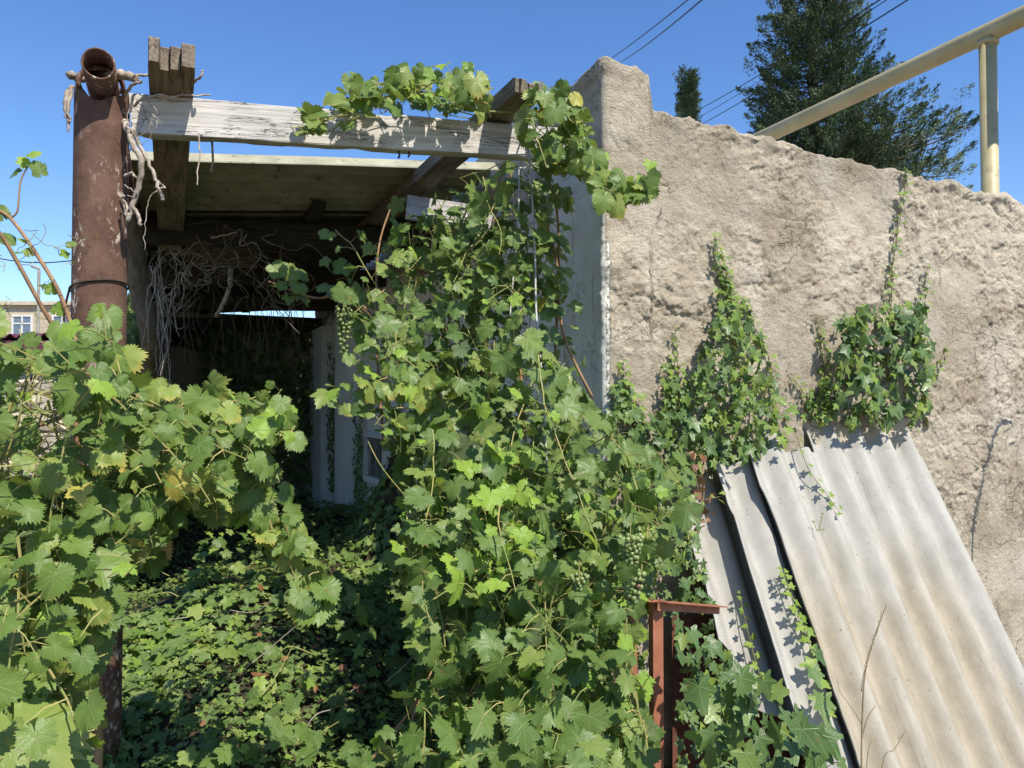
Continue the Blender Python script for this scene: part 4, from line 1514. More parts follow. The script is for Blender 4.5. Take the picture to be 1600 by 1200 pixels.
for pts in ([(600, 700, 3.1), (590, 560, 3.3), (590, 400, 3.4), (612, 320, 3.5)], [(680, 640, 3.2), (700, 520, 3.3), (712, 380, 3.4), (742, 300, 3.4)], [(640, 600, 3.1), (560, 470, 3.2), (490, 465, 3.3), (420, 440, 3.3)], [(760, 620, 3.1), (745, 500, 3.1), (760, 380, 3.2), (800, 270, 3.2)], [(925, 620, 3.1), (880, 520, 3.1), (868, 400, 3.1), (835, 300, 3.15)]):
    upv.cane(bez([P(*p) for p in pts]), .007, .004)
upv.finish(300)

# ---- shoot lying over the beam, and the one at the pillar
topv = Plant('grape_vine', 'leafy vine shoot arching along the top of the front beam', 'vine', (-.4, 2.95, 0), 'grape vines')
C3 = [(446, 160), (480, 172), (520, 165), (535, 142), (580, 125), (640, 112), (688, 100), (735, 112), (765, 130), (795, 165), (780, 192), (690, 188), (640, 178), (590, 185), (545, 205), (505, 222), (480, 225), (460, 195)]
def dt(x, y):
    return 2.62 + (x - 450) / 340 * .42
vine_mass(topv, C3, dt, 75, .060, L=(.12, .4), rand=.6, dj=.17, young=.16, main='vine_leaf', dirv=(-.8, -.1, .1), spread=.5, pet=(.03, .06), canekeep=.8)
topv.cane(bez([P(800, 175, 3.0), P(745, 172, 2.98), P(690, 150, 2.9), P(610, 150, 2.82), P(545, 175, 2.74), P(490, 195, 2.66), P(455, 200, 2.62)]), .005, .002, 'green_stem')
topv.finish(300)
pv_ = Plant('grape_vine', 'bright vine shoot spilling over the beam end across the pillar corner', 'vine', (.25, 3.0, 0), 'grape vines')
C4 = [(820, 130), (850, 125), (880, 150), (912, 165), (925, 225), (945, 270), (985, 268), (1020, 262), (1025, 300), (995, 320), (960, 335), (930, 325), (905, 275), (885, 285), (850, 265), (822, 225), (815, 190), (812, 160)]
vine_mass(pv_, C4, lambda x, y: 2.90, 95, .060, L=(.12, .45), rand=.6, dj=.15, young=.2, main='vine_leaf', dirv=(.6, -.1, -.6), spread=.5, pet=(.03, .06), canekeep=.8)
pv_.cane(bez([P(825, 150, 2.95), P(860, 170, 2.9), P(890, 210, 2.88), P(925, 270, 2.86), P(985, 290, 2.84), P(1015, 280, 2.84)]), .005, .002, 'green_stem')
pv_.finish(300)

# ------------------------------------------------------------------ grapes
def sphere_mesh(name, mat, nseg=10, nring=7):
    m = MB()
    vs = [(0, 0, 1)]
    for i in range(1, nring):
        a = math.pi * i / nring
        for k in range(nseg):
            b = 2 * math.pi * k / nseg
            vs.append((math.sin(a) * math.cos(b), math.sin(a) * math.sin(b), math.cos(a) * 1.06))
    vs.append((0, 0, -1))
    fs = [(0, 1 + k, 1 + (k + 1) % nseg) for k in range(nseg)]
    for i in range(nring - 2):
        for k in range(nseg):
            fs.append((1 + i * nseg + k, 1 + (i + 1) * nseg + k, 1 + (i + 1) * nseg + (k + 1) % nseg, 1 + i * nseg + (k + 1) % nseg))
    b = 1 + (nring - 2) * nseg
    fs += [(b + k, len(vs) - 1, b + (k + 1) % nseg) for k in range(nseg)]
    return m.add(vs, fs).mesh(name, mat, True)
GM = sphere_mesh('grape', M['grape'])
GR = sphere_mesh('ripe_grape', M['red_grape'])

def bunch(px, py, Y, L, Wd, gr, owner, red=0.0):
    Y += .06
    gr *= .88
    top = P(px, py, Y)
    st = MB().tube([top + Z * .05, top, top - Z * L * .9], [.002, .002, .001], 5).build('grape_bunch', M['green_stem'], owner)
    n = int(L / gr * Wd / gr * .95)
    n = min(n, 60)
    pts = []
    tries = 0
    while len(pts) < n and tries < 3000:
        tries += 1
        s = rng.uniform(0, 1)
        rad = Wd / 2 * (1 - .65 * s)
        a = rng.uniform(0, 2 * math.pi)
        q = top + Vector((rad * math.cos(a), rad * math.sin(a), -s * L))
        if all((q - p).length > gr * 1.65 for p in pts):
            pts.append(q)
    for q in pts:
        me = GR if rng.uniform() < red else GM
        obj('grape', me, st, Matrix.Translation(q) @ Matrix.Scale(gr * rng.uniform(.85, 1.1), 4))
bunch(662, 715, 2.62, .13, .085, .0085, cen.root)
bunch(658, 800, 2.55, .12, .08, .0085, cen.root)
bunch(690, 800, 2.62, .10, .07, .0085, cen.root)
bunch(985, 838, 2.22, .09, .07, .009, cen.root)
bunch(988, 893, 2.2, .09, .07, .009, cen.root, .06)
bunch(537, 480, 3.05, .20, .06, .009, upv.root)
bunch(748, 350, 2.9, .07, .07, .009, upv.root)
bunch(905, 900, 2.2, .05, .05, .007, cen.root)

# ------------------------------------------------------------------ dead vine
dead = Plant('dead_vine', 'bare grey dead vine stems tangled at the post top and under the roof', 'vine', (-1.2, 2.7, 0))
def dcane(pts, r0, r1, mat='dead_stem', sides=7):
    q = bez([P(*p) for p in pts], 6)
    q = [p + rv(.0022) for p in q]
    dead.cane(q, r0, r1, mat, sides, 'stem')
dcane([(196, 190, 2.55), (203, 215, 2.5), (220, 250, 2.48), (218, 285, 2.5), (208, 320, 2.5), (200, 345, 2.5)], .011, .008)
dcane([(208, 322, 2.5), (216, 338, 2.5), (219, 352, 2.5)], .007, .005)
dcane([(205, 200, 2.5), (228, 245, 2.5), (245, 285, 2.5), (255, 312, 2.5)], .006, .006)
dcane([(195, 275, 2.5), (205, 270, 2.49), (216, 280, 2.5)], .006, .004)
dcane([(192, 305, 2.5), (196, 320, 2.5), (198, 338, 2.5)], .005, .004)
dcane([(194, 290, 2.5), (206, 297, 2.48), (215, 305, 2.5), (196, 308, 2.5)], .0025, .0015)
dcane([(250, 285, 2.48), (257, 292, 2.48), (243, 300, 2.48), (232, 315, 2.48), (228, 350, 2.48), (226, 392, 2.48)], .0025, .001)
dcane([(196, 150, 2.55), (205, 135, 2.5), (222, 128, 2.48)], .006, .004)
dcane([(196, 178, 2.55), (215, 160, 2.52), (240, 150, 2.52), (290, 150, 2.55), (328, 148, 2.6)], .005, .003)
dcane([(205, 120, 2.5), (230, 118, 2.6), (290, 128, 2.65), (312, 122, 2.6), (316, 112, 2.6)], .005, .004)
dcane([(150, 118, 2.58), (178, 116, 2.52), (198, 118, 2.5), (211, 122, 2.5)], .016, .014)
dcane([(106, 114, 2.5), (122, 122, 2.55), (150, 118, 2.6)], .010, .016)
dcane([(108, 140, 2.5), (103, 160, 2.48), (105, 185, 2.48), (107, 205, 2.48)], .011, .003)
dcane([(112, 135, 2.5), (106, 170, 2.47), (110, 190, 2.48)], .007, .003)
for k in range(12):
    a = (rng.uniform(195, 235), rng.uniform(140, 200), 2.5)
    dcane([a, (a[0] + rng.uniform(-15, 30), a[1] + rng.uniform(0, 30), 2.49), (a[0] + rng.uniform(-20, 60), a[1] + rng.uniform(10, 60), 2.5)], .002, .001, sides=4)
dcane([(310, 210, 2.62), (312, 245, 2.62), (307, 290, 2.6)], .003, .002)
# trunk up the left side under the roof
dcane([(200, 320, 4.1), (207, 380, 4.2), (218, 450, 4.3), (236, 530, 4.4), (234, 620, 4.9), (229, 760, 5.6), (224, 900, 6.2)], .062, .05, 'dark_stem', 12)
# tangled hanging stems
for k in range(60):
    x, y = rng.uniform(225, 460), rng.uniform(345, 400)
    Y = rng.uniform(4.3, 5.4)
    pts = [(x, y, Y)]
    dx = rng.uniform(-14, 14)
    for j in range(int(rng.integers(4, 9))):
        x += dx + rng.uniform(-30, 30)
        y += rng.uniform(-12, 34)
        dx *= .8
        pts.append((x, y, Y + rng.uniform(-.1, .1)))
    rr_ = rng.uniform(.0022, .006)
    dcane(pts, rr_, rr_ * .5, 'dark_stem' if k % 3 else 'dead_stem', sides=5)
for k in range(14):
    x, y = rng.uniform(235, 265), rng.uniform(380, 470)
    Y = rng.uniform(4.0, 4.6)
    pts = [(x, y, Y)]
    for j in range(4):
        x += rng.uniform(-12, 10)
        y += rng.uniform(20, 50)
        pts.append((x, y, Y))
    dcane(pts, .0035, .002, sides=5)
dcane([(270, 450, 4.7), (262, 500, 4.7), (250, 550, 4.7), (245, 580, 4.7), (250, 620, 4.7)], .006, .004)
dcane([(252, 540, 4.7), (235, 570, 4.7), (215, 595, 4.7)], .005, .004)
dcane([(360, 420, 4.7), (358, 450, 4.7), (345, 480, 4.7), (338, 495, 4.7)], .016, .010)
for k in range(30):
    x, y = rng.uniform(270, 480), rng.uniform(440, 475)
    Y = rng.uniform(5.6, 6.6)
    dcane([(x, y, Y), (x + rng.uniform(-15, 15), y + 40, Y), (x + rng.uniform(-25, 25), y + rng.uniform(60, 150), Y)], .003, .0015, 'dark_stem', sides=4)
dead.finish()

# ------------------------------------------------------------------ ivy on the wall
def ivy_wall(pl, poly, n, size, offm=.12, young=.25, dens_up=True):
    xs = [p[0] for p in poly]
    ys = [p[1] for p in poly]
    k = 0
    t_ = 0
    while k < n and t_ < n * 40:
        t_ += 1
        px, py = rng.uniform(min(xs), max(xs)), rng.uniform(min(ys), max(ys))
        if not inside(poly, px, py):
            continue
        k += 1
        off = .015 + offm * rng.uniform(0, 1) ** 1.3
        p = Wp(px, py, off)
        if p.x < W0.x:
            p = P(px, py, 3.2)
        nrm = (-V * .8 + SUN * .35 + rv(.38))
        yg = rng.uniform() < young
        pl.leaf('ivy_young' if yg else 'ivy_leaf', (p, nrm, Vector((0, 0, -1)) + rv(.6), size * rng.uniform(.55, 1.2) * (.75 if yg else 1)))
        if rng.uniform() < .4:
            pl.petiole(p, p + V * min(off, .03) - Z * .02, .0012)

def ivy_strand(pl, pts, size0, size1, off=.02, kind='ivy_young', step=.017, stem=.003, fold=.35):
    q = bez([Wp(x, y, off) for x, y in pts], 6)
    pl.cane([p + rv(.002) for p in q], stem, stem * .4, 'ivy_stem', 5, 'stem')
    L = sum((q[i + 1] - q[i]).length for i in range(len(q) - 1))
    n = max(4, int(L / step))
    for k in range(n):
        f = k / (n - 1)
        i = min(int(f * (len(q) - 1)), len(q) - 2)
        p = q[i].lerp(q[i + 1], f * (len(q) - 1) - i)
        d = (q[i + 1] - q[i]).normalized()
        sg = 1 if k % 2 else -1
        sd = d.cross(V) * sg
        sz = 1.4 * (size0 + (size1 - size0) * f) * rng.uniform(.75, 1.2)
        a = p + sd * rng.uniform(.004, .02) - V * rng.uniform(.005, .025)
        pl.leaf(kind if rng.uniform() < .85 else 'ivy_leaf', (a, -V * .7 + Z * .5 + SUN * .3 + rv(.35), sd * 1.0 + d * .5 - Z * .2 + rv(.3), sz))

ga = 'ivy clumps climbing the plastered wall'
iva = Plant('climbing_ivy', 'pointed ivy clump on the plaster just above the left end of the sheets', 'ivy', Wp(1150, 690, .05), ga)
A1 = [(1120, 470), (1150, 470), (1175, 500), (1200, 545), (1212, 600), (1232, 655), (1225, 700), (1165, 705), (1080, 700), (1065, 640), (1085, 570), (1110, 530)]
ivy_wall(iva, A1, 330, .055, .18, .38)
ivy_wall(iva, [(1115, 380), (1135, 400), (1150, 450), (1180, 500), (1125, 520), (1118, 450)], 70, .034, .05, .7)
ivy_strand(iva, [(1150, 600), (1145, 520), (1135, 450), (1122, 400), (1117, 366)], .030, .014)
ivy_strand(iva, [(1165, 600), (1160, 520), (1140, 450), (1128, 395)], .030, .014)
ivy_strand(iva, [(1185, 640), (1205, 580), (1180, 510), (1160, 470)], .026, .016)
iva.finish(300, 'ivy_stem')
ivb = Plant('climbing_ivy', 'ivy clump above the right half of the sheets with one tall thin sprig', 'ivy', Wp(1390, 680, .05), ga)
B1 = [(1312, 500), (1345, 480), (1385, 480), (1440, 470), (1455, 540), (1450, 600), (1460, 640), (1440, 682), (1400, 660), (1330, 665), (1300, 640), (1310, 560)]
ivy_wall(ivb, B1, 290, .072, .16, .25)
ivy_strand(ivb, [(1400, 520), (1385, 470), (1397, 400), (1403, 340), (1415, 290), (1416, 266)], .026, .020, kind='ivy_young', step=.03)
ivy_strand(ivb, [(1395, 500), (1392, 430), (1405, 350), (1410, 300)], .022, .018, step=.035)
ivy_strand(ivb, [(1430, 540), (1436, 480), (1445, 440), (1450, 416)], .026, .014)
ivy_strand(ivb, [(1425, 560), (1440, 500), (1450, 450)], .026, .014)
ivy_strand(ivb, [(1440, 600), (1462, 575), (1480, 545)], .026, .014)
ivy_strand(ivb, [(1330, 600), (1325, 530), (1318, 490)], .026, .016)
ivy_strand(ivb, [(1345, 600), (1350, 520), (1340, 480)], .026, .016)
ivb.finish(300, 'ivy_stem')
ivc = Plant('climbing_ivy', 'sparse ivy sprigs between the two big ivy clumps', 'ivy', Wp(1280, 655, .05), ga)
ivy_strand(ivc, [(1300, 655), (1290, 600), (1283, 540), (1275, 494)], .028, .012)
ivy_strand(ivc, [(1285, 655), (1282, 600), (1292, 560), (1282, 520)], .026, .014)
ivy_strand(ivc, [(1290, 660), (1265, 630), (1250, 605), (1236, 590)], .024, .012)
ivy_wall(ivc, [(1270, 600), (1300, 590), (1310, 655), (1250, 655)], 55, .040, .06, .5)
for (px, py, s_) in ((1243, 640, .055), (1232, 668, .05), (1222, 685, .055), (1210, 668, .05), (1255, 650, .045), (1228, 650, .04)):
    p_ = Wp(px, py, .16)
    ivc.leaf('ivy_young', (p_, -V + SUN * .5 + rv(.3), -Z + rv(.5), s_))
ivc.finish(300, 'ivy_stem')
ivd = Plant('climbing_ivy', 'low ivy beside the wall corner where the vine meets the plaster', 'ivy', Wp(1020, 690, .05), ga)
ivy_strand(ivd, [(1062, 660), (1060, 600), (1058, 550), (1055, 514)], .030, .014)
ivy_strand(ivd, [(1048, 660), (1045, 610), (1050, 560)], .028, .016)
ivy_strand(ivd, [(985, 660), (978, 610), (970, 565)], .034, .018)
ivy_strand(ivd, [(1000, 670), (990, 620), (965, 600)], .032, .02)
ivy_wall(ivd, [(1035, 570), (1068, 570), (1075, 640), (1035, 650)], 45, .044, .06, .5)
ivy_wall(ivd, [(960, 600), (990, 590), (1000, 650), (955, 650)], 30, .05, .08, .3)
ivy_wall(ivd, [(950, 645), (1080, 640), (1110, 690), (1200, 695), (1190, 715), (1110, 728), (1060, 760), (950, 720)], 230, .055, .24, .12)
ivd.finish(300, 'ivy_stem')

# ---- ivy around and over the sheets, big dark leaves in front
ive = Plant('ivy', 'broad leaved ivy in the shade at the left edge of the leaning sheets', 'ivy', P(1080, 1200, 2.6).xy.to_3d(), 'ivy growing over the sheets')
def scatter_view(pl, poly, n, size, Y0, Y1, young=.15, nrm=None, kind='ivy_leaf'):
    xs = [p[0] for p in poly]
    ys = [p[1] for p in poly]
    k = 0
    while k < n:
        px, py = rng.uniform(min(xs), max(xs)), rng.uniform(min(ys), max(ys))
        if not inside(poly, px, py):
            continue
        k += 1
        Y = rng.uniform(Y0, Y1)
        p = P(px, py, Y)
        kd = 'ivy_young' if rng.uniform() < young else kind
        pl.leaf(kd, (p, (nrm or -V * .7 + SUN * .5) + rv(.4), -Z + rv(.5), size * rng.uniform(.6, 1.15)))
        if rng.uniform() < .6:
            pl.petiole(p, p + Vector((rng.uniform(-.03, .03), .04, -.03)), .0013)
scatter_view(ive, [(1000, 740), (1060, 740), (1085, 790), (1095, 850), (1110, 930), (1120, 960), (1010, 960), (1000, 850)], 170, .042, 2.75, 3.25)
scatter_view(ive, [(1058, 960), (1110, 960), (1150, 1040), (1140, 1230), (1062, 1230)], 95, .05, 2.5, 2.8, .08)
scatter_view(ive, [(1085, 1060), (1140, 1040), (1200, 1060), (1260, 1120), (1320, 1170), (1340, 1230), (1090, 1230), (1110, 1130)], 85, .074, 1.95, 2.4, .1)
for (px, py, s_, Y) in ((1160, 1065, .062, 2.1), (1155, 1120, .06, 2.05), (1110, 1090, .055, 2.15), (1110, 1020, .05, 2.3), (1080, 1000, .045, 2.3), (1225, 1130, .055, 2.05), (1285, 1105, .055, 2.1), (1270, 1060, .045, 2.2), (1290, 1150, .045, 2.15), (1275, 1030, .04, 2.3)):
    p_ = P(px, py - 12, Y)
    ive.leaf('ivy_leaf', (p_, -V * .6 + SUN * .7 + rv(.2), -Z + rv(.3), s_ * 1.35))
def free_strand(pl, pts, s0, s1, kind, step=.028, lay=None):
    q = bez([(P(*p) if lay is None else on_sheet(p[0], p[1], lay)) for p in pts], 6)
    pl.cane(q, .0022, .0012, 'ivy_stem', 5, 'stem')
    L = sum((q[i + 1] - q[i]).length for i in range(len(q) - 1))
    n = max(4, int(L / step))
    for k in range(n):
        f = k / (n - 1)
        i = min(int(f * (len(q) - 1)), len(q) - 2)
        p = q[i].lerp(q[i + 1], f * (len(q) - 1) - i)
        d = (q[i + 1] - q[i]).normalized()
        sd = d.cross(V) * (1 if k % 2 else -1)
        pl.leaf(kind, (p + sd * .012 - V * .01, -V * .6 + Z * .5 + SUN * .3 + rv(.3), sd + d * .3 - Z * .4 + rv(.3), (s0 + (s1 - s0) * f) * rng.uniform(.8, 1.2)))
free_strand(ive, [(1285, 1110, 2.86), (1265, 1010, 3.0), (1245, 960, 3.05), (1228, 910, 3.1), (1220, 888, 3.12)], .062, .022, 'ivy_young', .030, -.005)
free_strand(ive, [(1235, 1130, 2.8), (1190, 1060, 2.85), (1172, 1000, 2.95), (1160, 950, 3.0), (1156, 925, 3.02)], .045, .02, 'ivy_young', .032, -.13)
free_strand(ive, [(1242, 672, 3.5), (1262, 730, 3.36), (1290, 770, 3.3), (1312, 800, 3.26)], .026, .028, 'ivy_young', .038, .04)
free_strand(ive, [(1050, 760, 3.1), (1090, 780, 3.15), (1130, 775, 3.2)], .02, .024, 'ivy_young', .03)
free_strand(ive, [(1060, 790, 3.0), (1080, 850, 3.0), (1095, 900, 2.95)], .03, .028, 'ivy_young', .03)
free_strand(ive, [(1285, 805, 3.2), (1278, 830, 3.24), (1272, 815, 3.24)], .012, .012, 'ivy_leaf', .03, .05)
for k in range(34):
    px, py = rng.normal(1092, 12), rng.uniform(705, 830)
    p_ = P(px, py, rng.uniform(3.05, 3.3))
    ive.leaf('dead_leaf', (p_, -V + rv(.7), -Z + rv(.4), rng.uniform(.014, .028)))
for pts in ([(1070, 700, 3.3), (1085, 740, 3.25), (1100, 800, 3.2)], [(1100, 720, 3.3), (1095, 770, 3.2), (1108, 815, 3.2)], [(1080, 730, 3.3), (1100, 760, 3.2), (1090, 830, 3.15)]):
    ive.cane(bez([P(*p) for p in pts]), .003, .0015, 'cane', 5, 'stem')
ive.finish(300, 'ivy_stem')

# ------------------------------------------------------------------ ivy carpet
def hgt(x, y):
    """height of the ivy carpet"""
    p = np.stack([x, y, np.zeros_like(x)], -1)
    a = (x - W0.x) * U.x + (y - W0.y) * U.y
    b = (x - W0.x) * V.x + (y - W0.y) * V.y
    h = .42 + .60 * (fbm(p * 1.1, 3, 71) - .42) + .30 * (fbm(p * 3.4, 3, 72) - .45)
    h = h + .85 * np.exp(-(a / .36) ** 2) * sstep(b, -.5, .3) * (1 - sstep(b, 2.6, 4.0)) * (.6 + .8 * vnoise(p * 2.3, 73))
    h = h + .38 * np.exp(-(((x + 1.0) / .5) ** 2 + ((y - 3.4) / .6) ** 2)) * .5
    h = h + .28 * np.exp(-(((x + 1.55) / .5) ** 2 + ((y - 4.0) / .9) ** 2))
    return np.maximum(h, .03)

xs_ = np.linspace(-3.6, 1.6, 110)
ys_ = np.linspace(1.75, 10, 160)
X_, Y_ = np.meshgrid(xs_, ys_, indexing='ij')
H_ = hgt(X_, Y_) - .07
a_ = (X_ - W0.x) * U.x + (Y_ - W0.y) * U.y
b_ = (X_ - W0.x) * V.x + (Y_ - W0.y) * V.y
H_ = np.where(((a_ > 0.02) & (b_ > -.1)) | (X_ > .38), .01, H_)
i, j = np.meshgrid(np.arange(109), np.arange(159), indexing='ij')
f = np.stack([i * 160 + j, (i + 1) * 160 + j, (i + 1) * 160 + j + 1, i * 160 + j + 1], -1).reshape(-1, 4)
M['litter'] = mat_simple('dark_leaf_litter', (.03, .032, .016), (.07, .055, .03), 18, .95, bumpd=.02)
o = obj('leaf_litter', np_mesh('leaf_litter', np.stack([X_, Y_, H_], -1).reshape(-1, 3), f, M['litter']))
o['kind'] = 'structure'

N = 54000
# more leaves close by than far off
yy = 1.9 + (9.3 - 1.9) * rng.uniform(0, 1, N) ** 1.25
xx = rng.uniform(-1, 1, N) * (yy * .72) * .99
keep = (xx > -.70 * yy - .2) & (xx < .5)
xx, yy = xx[keep], yy[keep]
a_ = (xx - W0.x) * U.x + (yy - W0.y) * U.y
b_ = (xx - W0.x) * V.x + (yy - W0.y) * V.y
k_ = ~((a_ > -.02) & (b_ > -.02)) & (b_ < 7.2) & (a_ > -3.6)
xx, yy = xx[k_], yy[k_]
n = len(xx)
e = .02
h0 = hgt(xx, yy)
gx = (hgt(xx + e, yy) - h0) / e
gy = (hgt(xx, yy + e) - h0) / e
nrm = np.stack([-gx, -gy, np.ones(n)], -1)
nrm /= np.linalg.norm(nrm, axis=1)[:, None]
nrm = nrm + np.array(SUN) * .35 + rng.normal(0, .33, (n, 3))
dep = rng.uniform(0, 1, n) ** 1.5
pos = np.stack([xx, yy, h0 - .07 * dep + .03 * rng.uniform(0, 1, n)], -1)
tip = np.stack([rng.normal(0, 1, n), rng.normal(-.5, 1, n), rng.normal(-.5, .3, n)], -1)
big = vnoise(np.stack([xx * 1.3, yy * 1.3, xx * 0], -1), 80)
sz = rng.uniform(.016, .038, n) * (.8 + 1.0 * sstep(big, .4, .8)) * np.where(rng.uniform(0, 1, n) < .10, 1.6, 1)
lv = list(zip(pos, nrm, tip, sz))
yo = rng.uniform(0, 1, n) < .17
carp = joined('ground_ivy', [l for l, q in zip(lv, yo) if not q], IC_ARR, M['ground_leaf'])
carp2 = joined('young_ground_ivy', [l for l, q in zip(lv, yo) if q], IC_ARR[:4], M['ivy_young'])
tag(carp, 'low carpet of green ivy covering the ground under and before the pergola', 'ivy')
tag(carp2, 'paler young ivy leaves mixed into the ground carpet', 'ivy')
# a few larger vine leaves and stems lying on the carpet near us
gv = Plant('ground_vine', 'loose larger vine leaves and dry stalks lying on the ivy carpet', 'vine', (-.8, 2.6, 0))
for k in range(520):
    y = rng.uniform(2.3, 4.8)
    x = rng.uniform(-.42, -.02) * y
    h = float(hgt(np.array([x]), np.array([y]))[0])
    gv.leaf('dull_vine_leaf' if rng.uniform() < .8 else 'ivy_young', (Vector((x, y, h + rng.uniform(.0, .07) + .16 * max(0, math.sin(x * 7) * math.sin(y * 6 + 1)))), SUN + Z * .6 + rv(.5), Vector((rng.normal(0, 1), -.6, -.4)), rng.uniform(.026, .058)))
for k in range(26):
    y = rng.uniform(2.4, 4.2)
    x = rng.uniform(-.45, -.05) * y
    h = float(hgt(np.array([x]), np.array([y]))[0])
    a = Vector((x, y, h + .03))
    d = Vector((rng.normal(0, 1), rng.normal(0, .6), rng.uniform(0, .8))).normalized()
    L = rng.uniform(.1, .35)
    gv.cane(bez([a, a + d * L * .5 + rv(.02), a + d * L + rv(.03)], 5), .0028, .0012, 'dead_stem' if k % 2 else 'green_stem', 5, 'stem')
for k in range(90):
    y = rng.uniform(2.3, 4.8)
    x = rng.uniform(-.44, -.02) * y
    h = float(hgt(np.array([x]), np.array([y]))[0])
    gv.leaf('dead_leaf', (Vector((x, y, h + .02)), Z + rv(.4), rv(1), rng.uniform(.014, .032)))
gv.finish(300)

# ---- ivy on the white wall's foot and the dark curtain at left and back
dk = Plant('shade_ivy', 'dark ivy climbing the foot of the white wall in the shade', 'ivy', uv(0, 3.0), None)
for k in range(2300):
    b = rng.uniform(.1, 6.9)
    top = 1.05 + .45 * math.sin(b * 2.1) + .35 * math.sin(b * 5.3 + 1)
    if 3.4 < b < 4.4:
        top = min(top, .9)
    if b > 4.3:
        top = min(top, .30)
    z = rng.uniform(0, 1) ** .8 * max(.3, top)
    dp = .22 * (1 - z / 1.6) * rng.uniform(0, 1)
    p = uv(-.03 - dp, b, z)
    dk.leaf('ivy_leaf', (p, -U * .9 - V * .4 + Z * .4 + rv(.3), -Z + rv(.4), rng.uniform(.03, .055)))
# thin strands climbing further up
for b, z1 in ((4.55, 1.75), (4.7, 1.5), (3.35, 1.45), (3.1, 1.7), (5.7, 2.1), (5.85, 1.8), (5.6, 1.7), (6.0, 2.3), (2.2, 1.3), (4.5, 1.3)):
    x = 0
    z = .6
    pts = []
    while z < z1:
        z += .035
        x += rng.normal(0, .012)
        pts.append(uv(-.02 - (.09 if b > 4.7 and b < 5.5 else 0), b + x, z))
        for q in range(2):
            p = uv(-.03 - (.09 if b > 4.7 and b < 5.5 else 0) - rng.uniform(0, .03), b + x + rng.normal(0, .05), z)
            dk.leaf('ivy_leaf', (p, -U - V * .3 + rv(.25), -Z + rv(.4), rng.uniform(.028, .05)))
    dk.cane(pts, .004, .002, 'ivy_stem', 4, 'stem')
dk.finish(300, 'ivy_stem')

cur = []
for k in range(6500):
    b = rng.uniform(2.6, 7.2)
    z = rng.uniform(0, min(2.6, 1.95 + .5 * max(0, b - 3.0)))
    p = uv(-2.03 - rng.uniform(-.08, .20), b, z)
    cur.append((p, -U * .5 + SUN * .4 - V * .3 + rv(.5), -Z + rv(.5), rng.uniform(.05, .085)))
M['hedge_leaf'] = M['ivy_leaf']
oc = joined('ivy_curtain', cur, IC_ARR, M['ground_leaf'])
tag(oc, 'thick ivy curtain closing the left side of the pergola behind the post', 'ivy')
cur = []
for k in range(2600):
    a = rng.uniform(-2.3, -.1)
    z = rng.uniform(0, 2.6)
    p = uv(a, 6.98 - rng.uniform(0, .4), z)
    cur.append((p, -V + rv(.5), -Z + rv(.5), rng.uniform(.05, .085)))
oc = joined('ivy_screen', cur, IC_ARR, M['ivy_leaf'])
tag(oc, 'dark ivy covering the far end wall below the pergola roof', 'ivy')

# shrubs behind the left vine, far
shb = []
for k in range(5200):
    a = rng.uniform(0, 2 * math.pi)
    r_ = rng.uniform(.3, 1) ** .5
    c = Vector((-4.6 + 1.3 * r_ * math.cos(a) * rng.uniform(.5, 1), 6.0 + .7 * r_ * math.sin(a), abs(rng.normal(0, .5))))
    if c.z > 1.1:
        continue
    shb.append((c, SUN + Z * .4 + rv(.5), rv(1) - Z * .4, rng.uniform(.03, .06)))
oc = joined('shrub', shb, IC_ARR, M['ground_leaf'])
tag(oc, 'low shrubby growth before the stone shed at the far left', 'shrub')

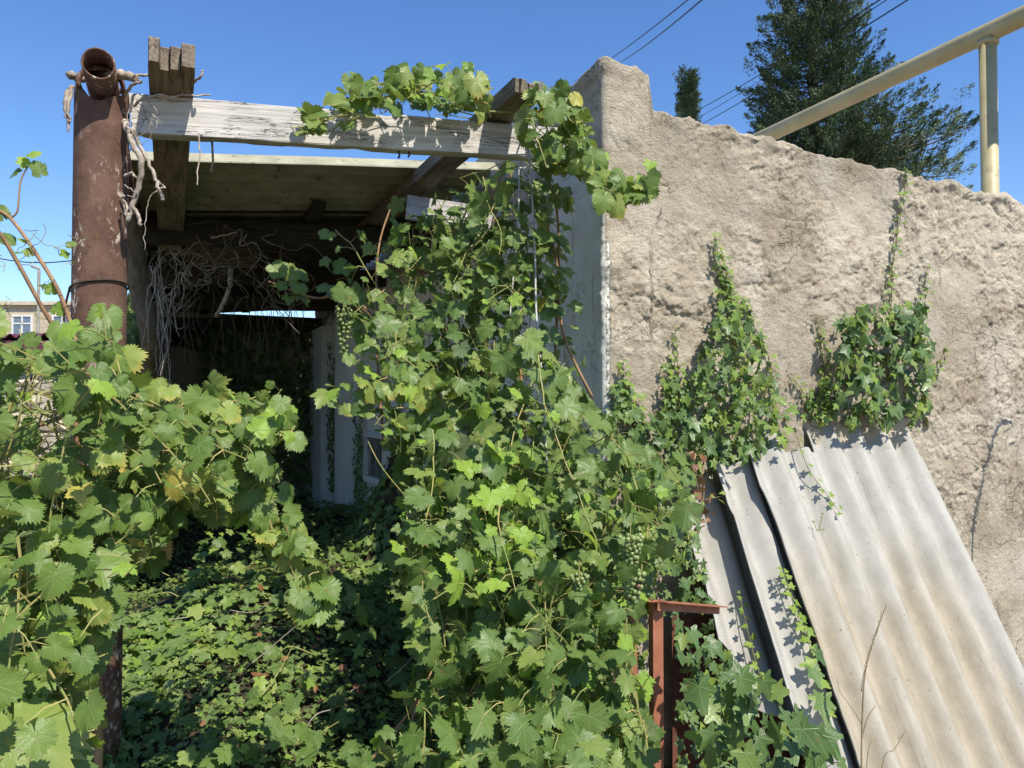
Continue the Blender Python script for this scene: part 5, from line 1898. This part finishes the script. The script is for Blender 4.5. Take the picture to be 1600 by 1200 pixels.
# ------------------------------------------------------------------ dry weed in front of the sheets
wd = thing('dry_weed', 'thin dry weed stalk standing before the big stained sheet', 'weed', P(1350, 1230, 2.0).xy.to_3d())
def stalk(pts, r0, r1, name='stalk'):
    MB().tube(bez([P(*p) for p in pts], 5), [r0 + (r1 - r0) * i / (5 * (len(pts) - 1)) for i in range(5 * (len(pts) - 1) + 1)], 5).build(name, M['dry_weed'], wd, smooth=True)
stalk([(1345, 1400, 2.0), (1346, 1200, 2.0), (1347, 1130, 2.0), (1352, 1050, 2.0), (1368, 990, 2.0), (1386, 943, 2.0)], .003, .0012)
stalk([(1346, 1130, 2.0), (1330, 1105, 2.0), (1312, 1080, 2.0), (1308, 1060, 2.0)], .0012, .0006)
stalk([(1346, 1160, 2.0), (1354, 1125, 2.0), (1369, 1101, 2.0)], .0018, .0008)
stalk([(1346, 1080, 2.0), (1350, 1050, 2.0), (1356, 1040, 2.0)], .0018, .0008)
stalk([(1370, 1400, 2.0), (1378, 1200, 2.0), (1398, 1170, 2.0), (1415, 1141, 2.0)], .002, .0008)
stalk([(1352, 1400, 2.0), (1354, 1200, 2.0), (1362, 1156, 2.0)], .0018, .0008)
mm = MB()
for k in range(22):
    f = k / 22
    a = P(1352 + 32 * f ** 1.15, 1050 - 102 * f, 2.0)
    mm.tube([a, a + Vector((rng.choice([-1, 1]) * .004, 0, .012))], [.0018, .0006], 4)
mm.build('seed_husks', M['dry_weed'], wd)

# tall weed at the right, just outside the frame: throws the curved shadow on the wall
w2 = thing('tall_weed', 'tall dry weed stem by the wall right of the sheets', 'weed', Wp(1690, 1150, .3).xy.to_3d())
sp = [Wp(x, y, 0) + SUN * .62 for x, y in ((1575, 672), (1567, 664), (1556, 672), (1543, 700), (1532, 745), (1524, 790), (1519, 830))]
lowp = sp[-1] + Vector((.03, -.02, -.5))
MB().tube(bez(sp + [lowp, Vector((lowp.x + .02, lowp.y, 0))]), .006, 5).build('stalk', M['dry_weed'], w2)
mm = MB()
q = bez(sp, 8)
for k, p_ in enumerate(q):
    for sg in (-1, 1):
        mm.tube([p_, p_ + U * sg * rng.uniform(.015, .035) + Z * rng.uniform(-.02, .03)], [.004, .001], 4)
mm.build('seed_husks', M['dry_weed'], w2)
gt = thing('grass_tuft', 'few green grass blades at the foot of the plastered wall by the right edge', 'grass', Wp(1640, 1010, .25).xy.to_3d())
g0 = Wp(1660, 1050, .25)
for k in range(12):
    tp = Wp(rng.uniform(1586, 1640), rng.uniform(870, 980), rng.uniform(.1, .3))
    b0 = Vector((g0.x + rng.normal(0, .03), g0.y + rng.normal(0, .03), 0))
    MB().tube(bez([b0, b0.lerp(tp, .6) + Z * .15, tp], 5), [.003 - .00022 * i for i in range(11)], 4).build('blade', M['green_stem'], gt)
print('objects', len(bpy.data.objects))
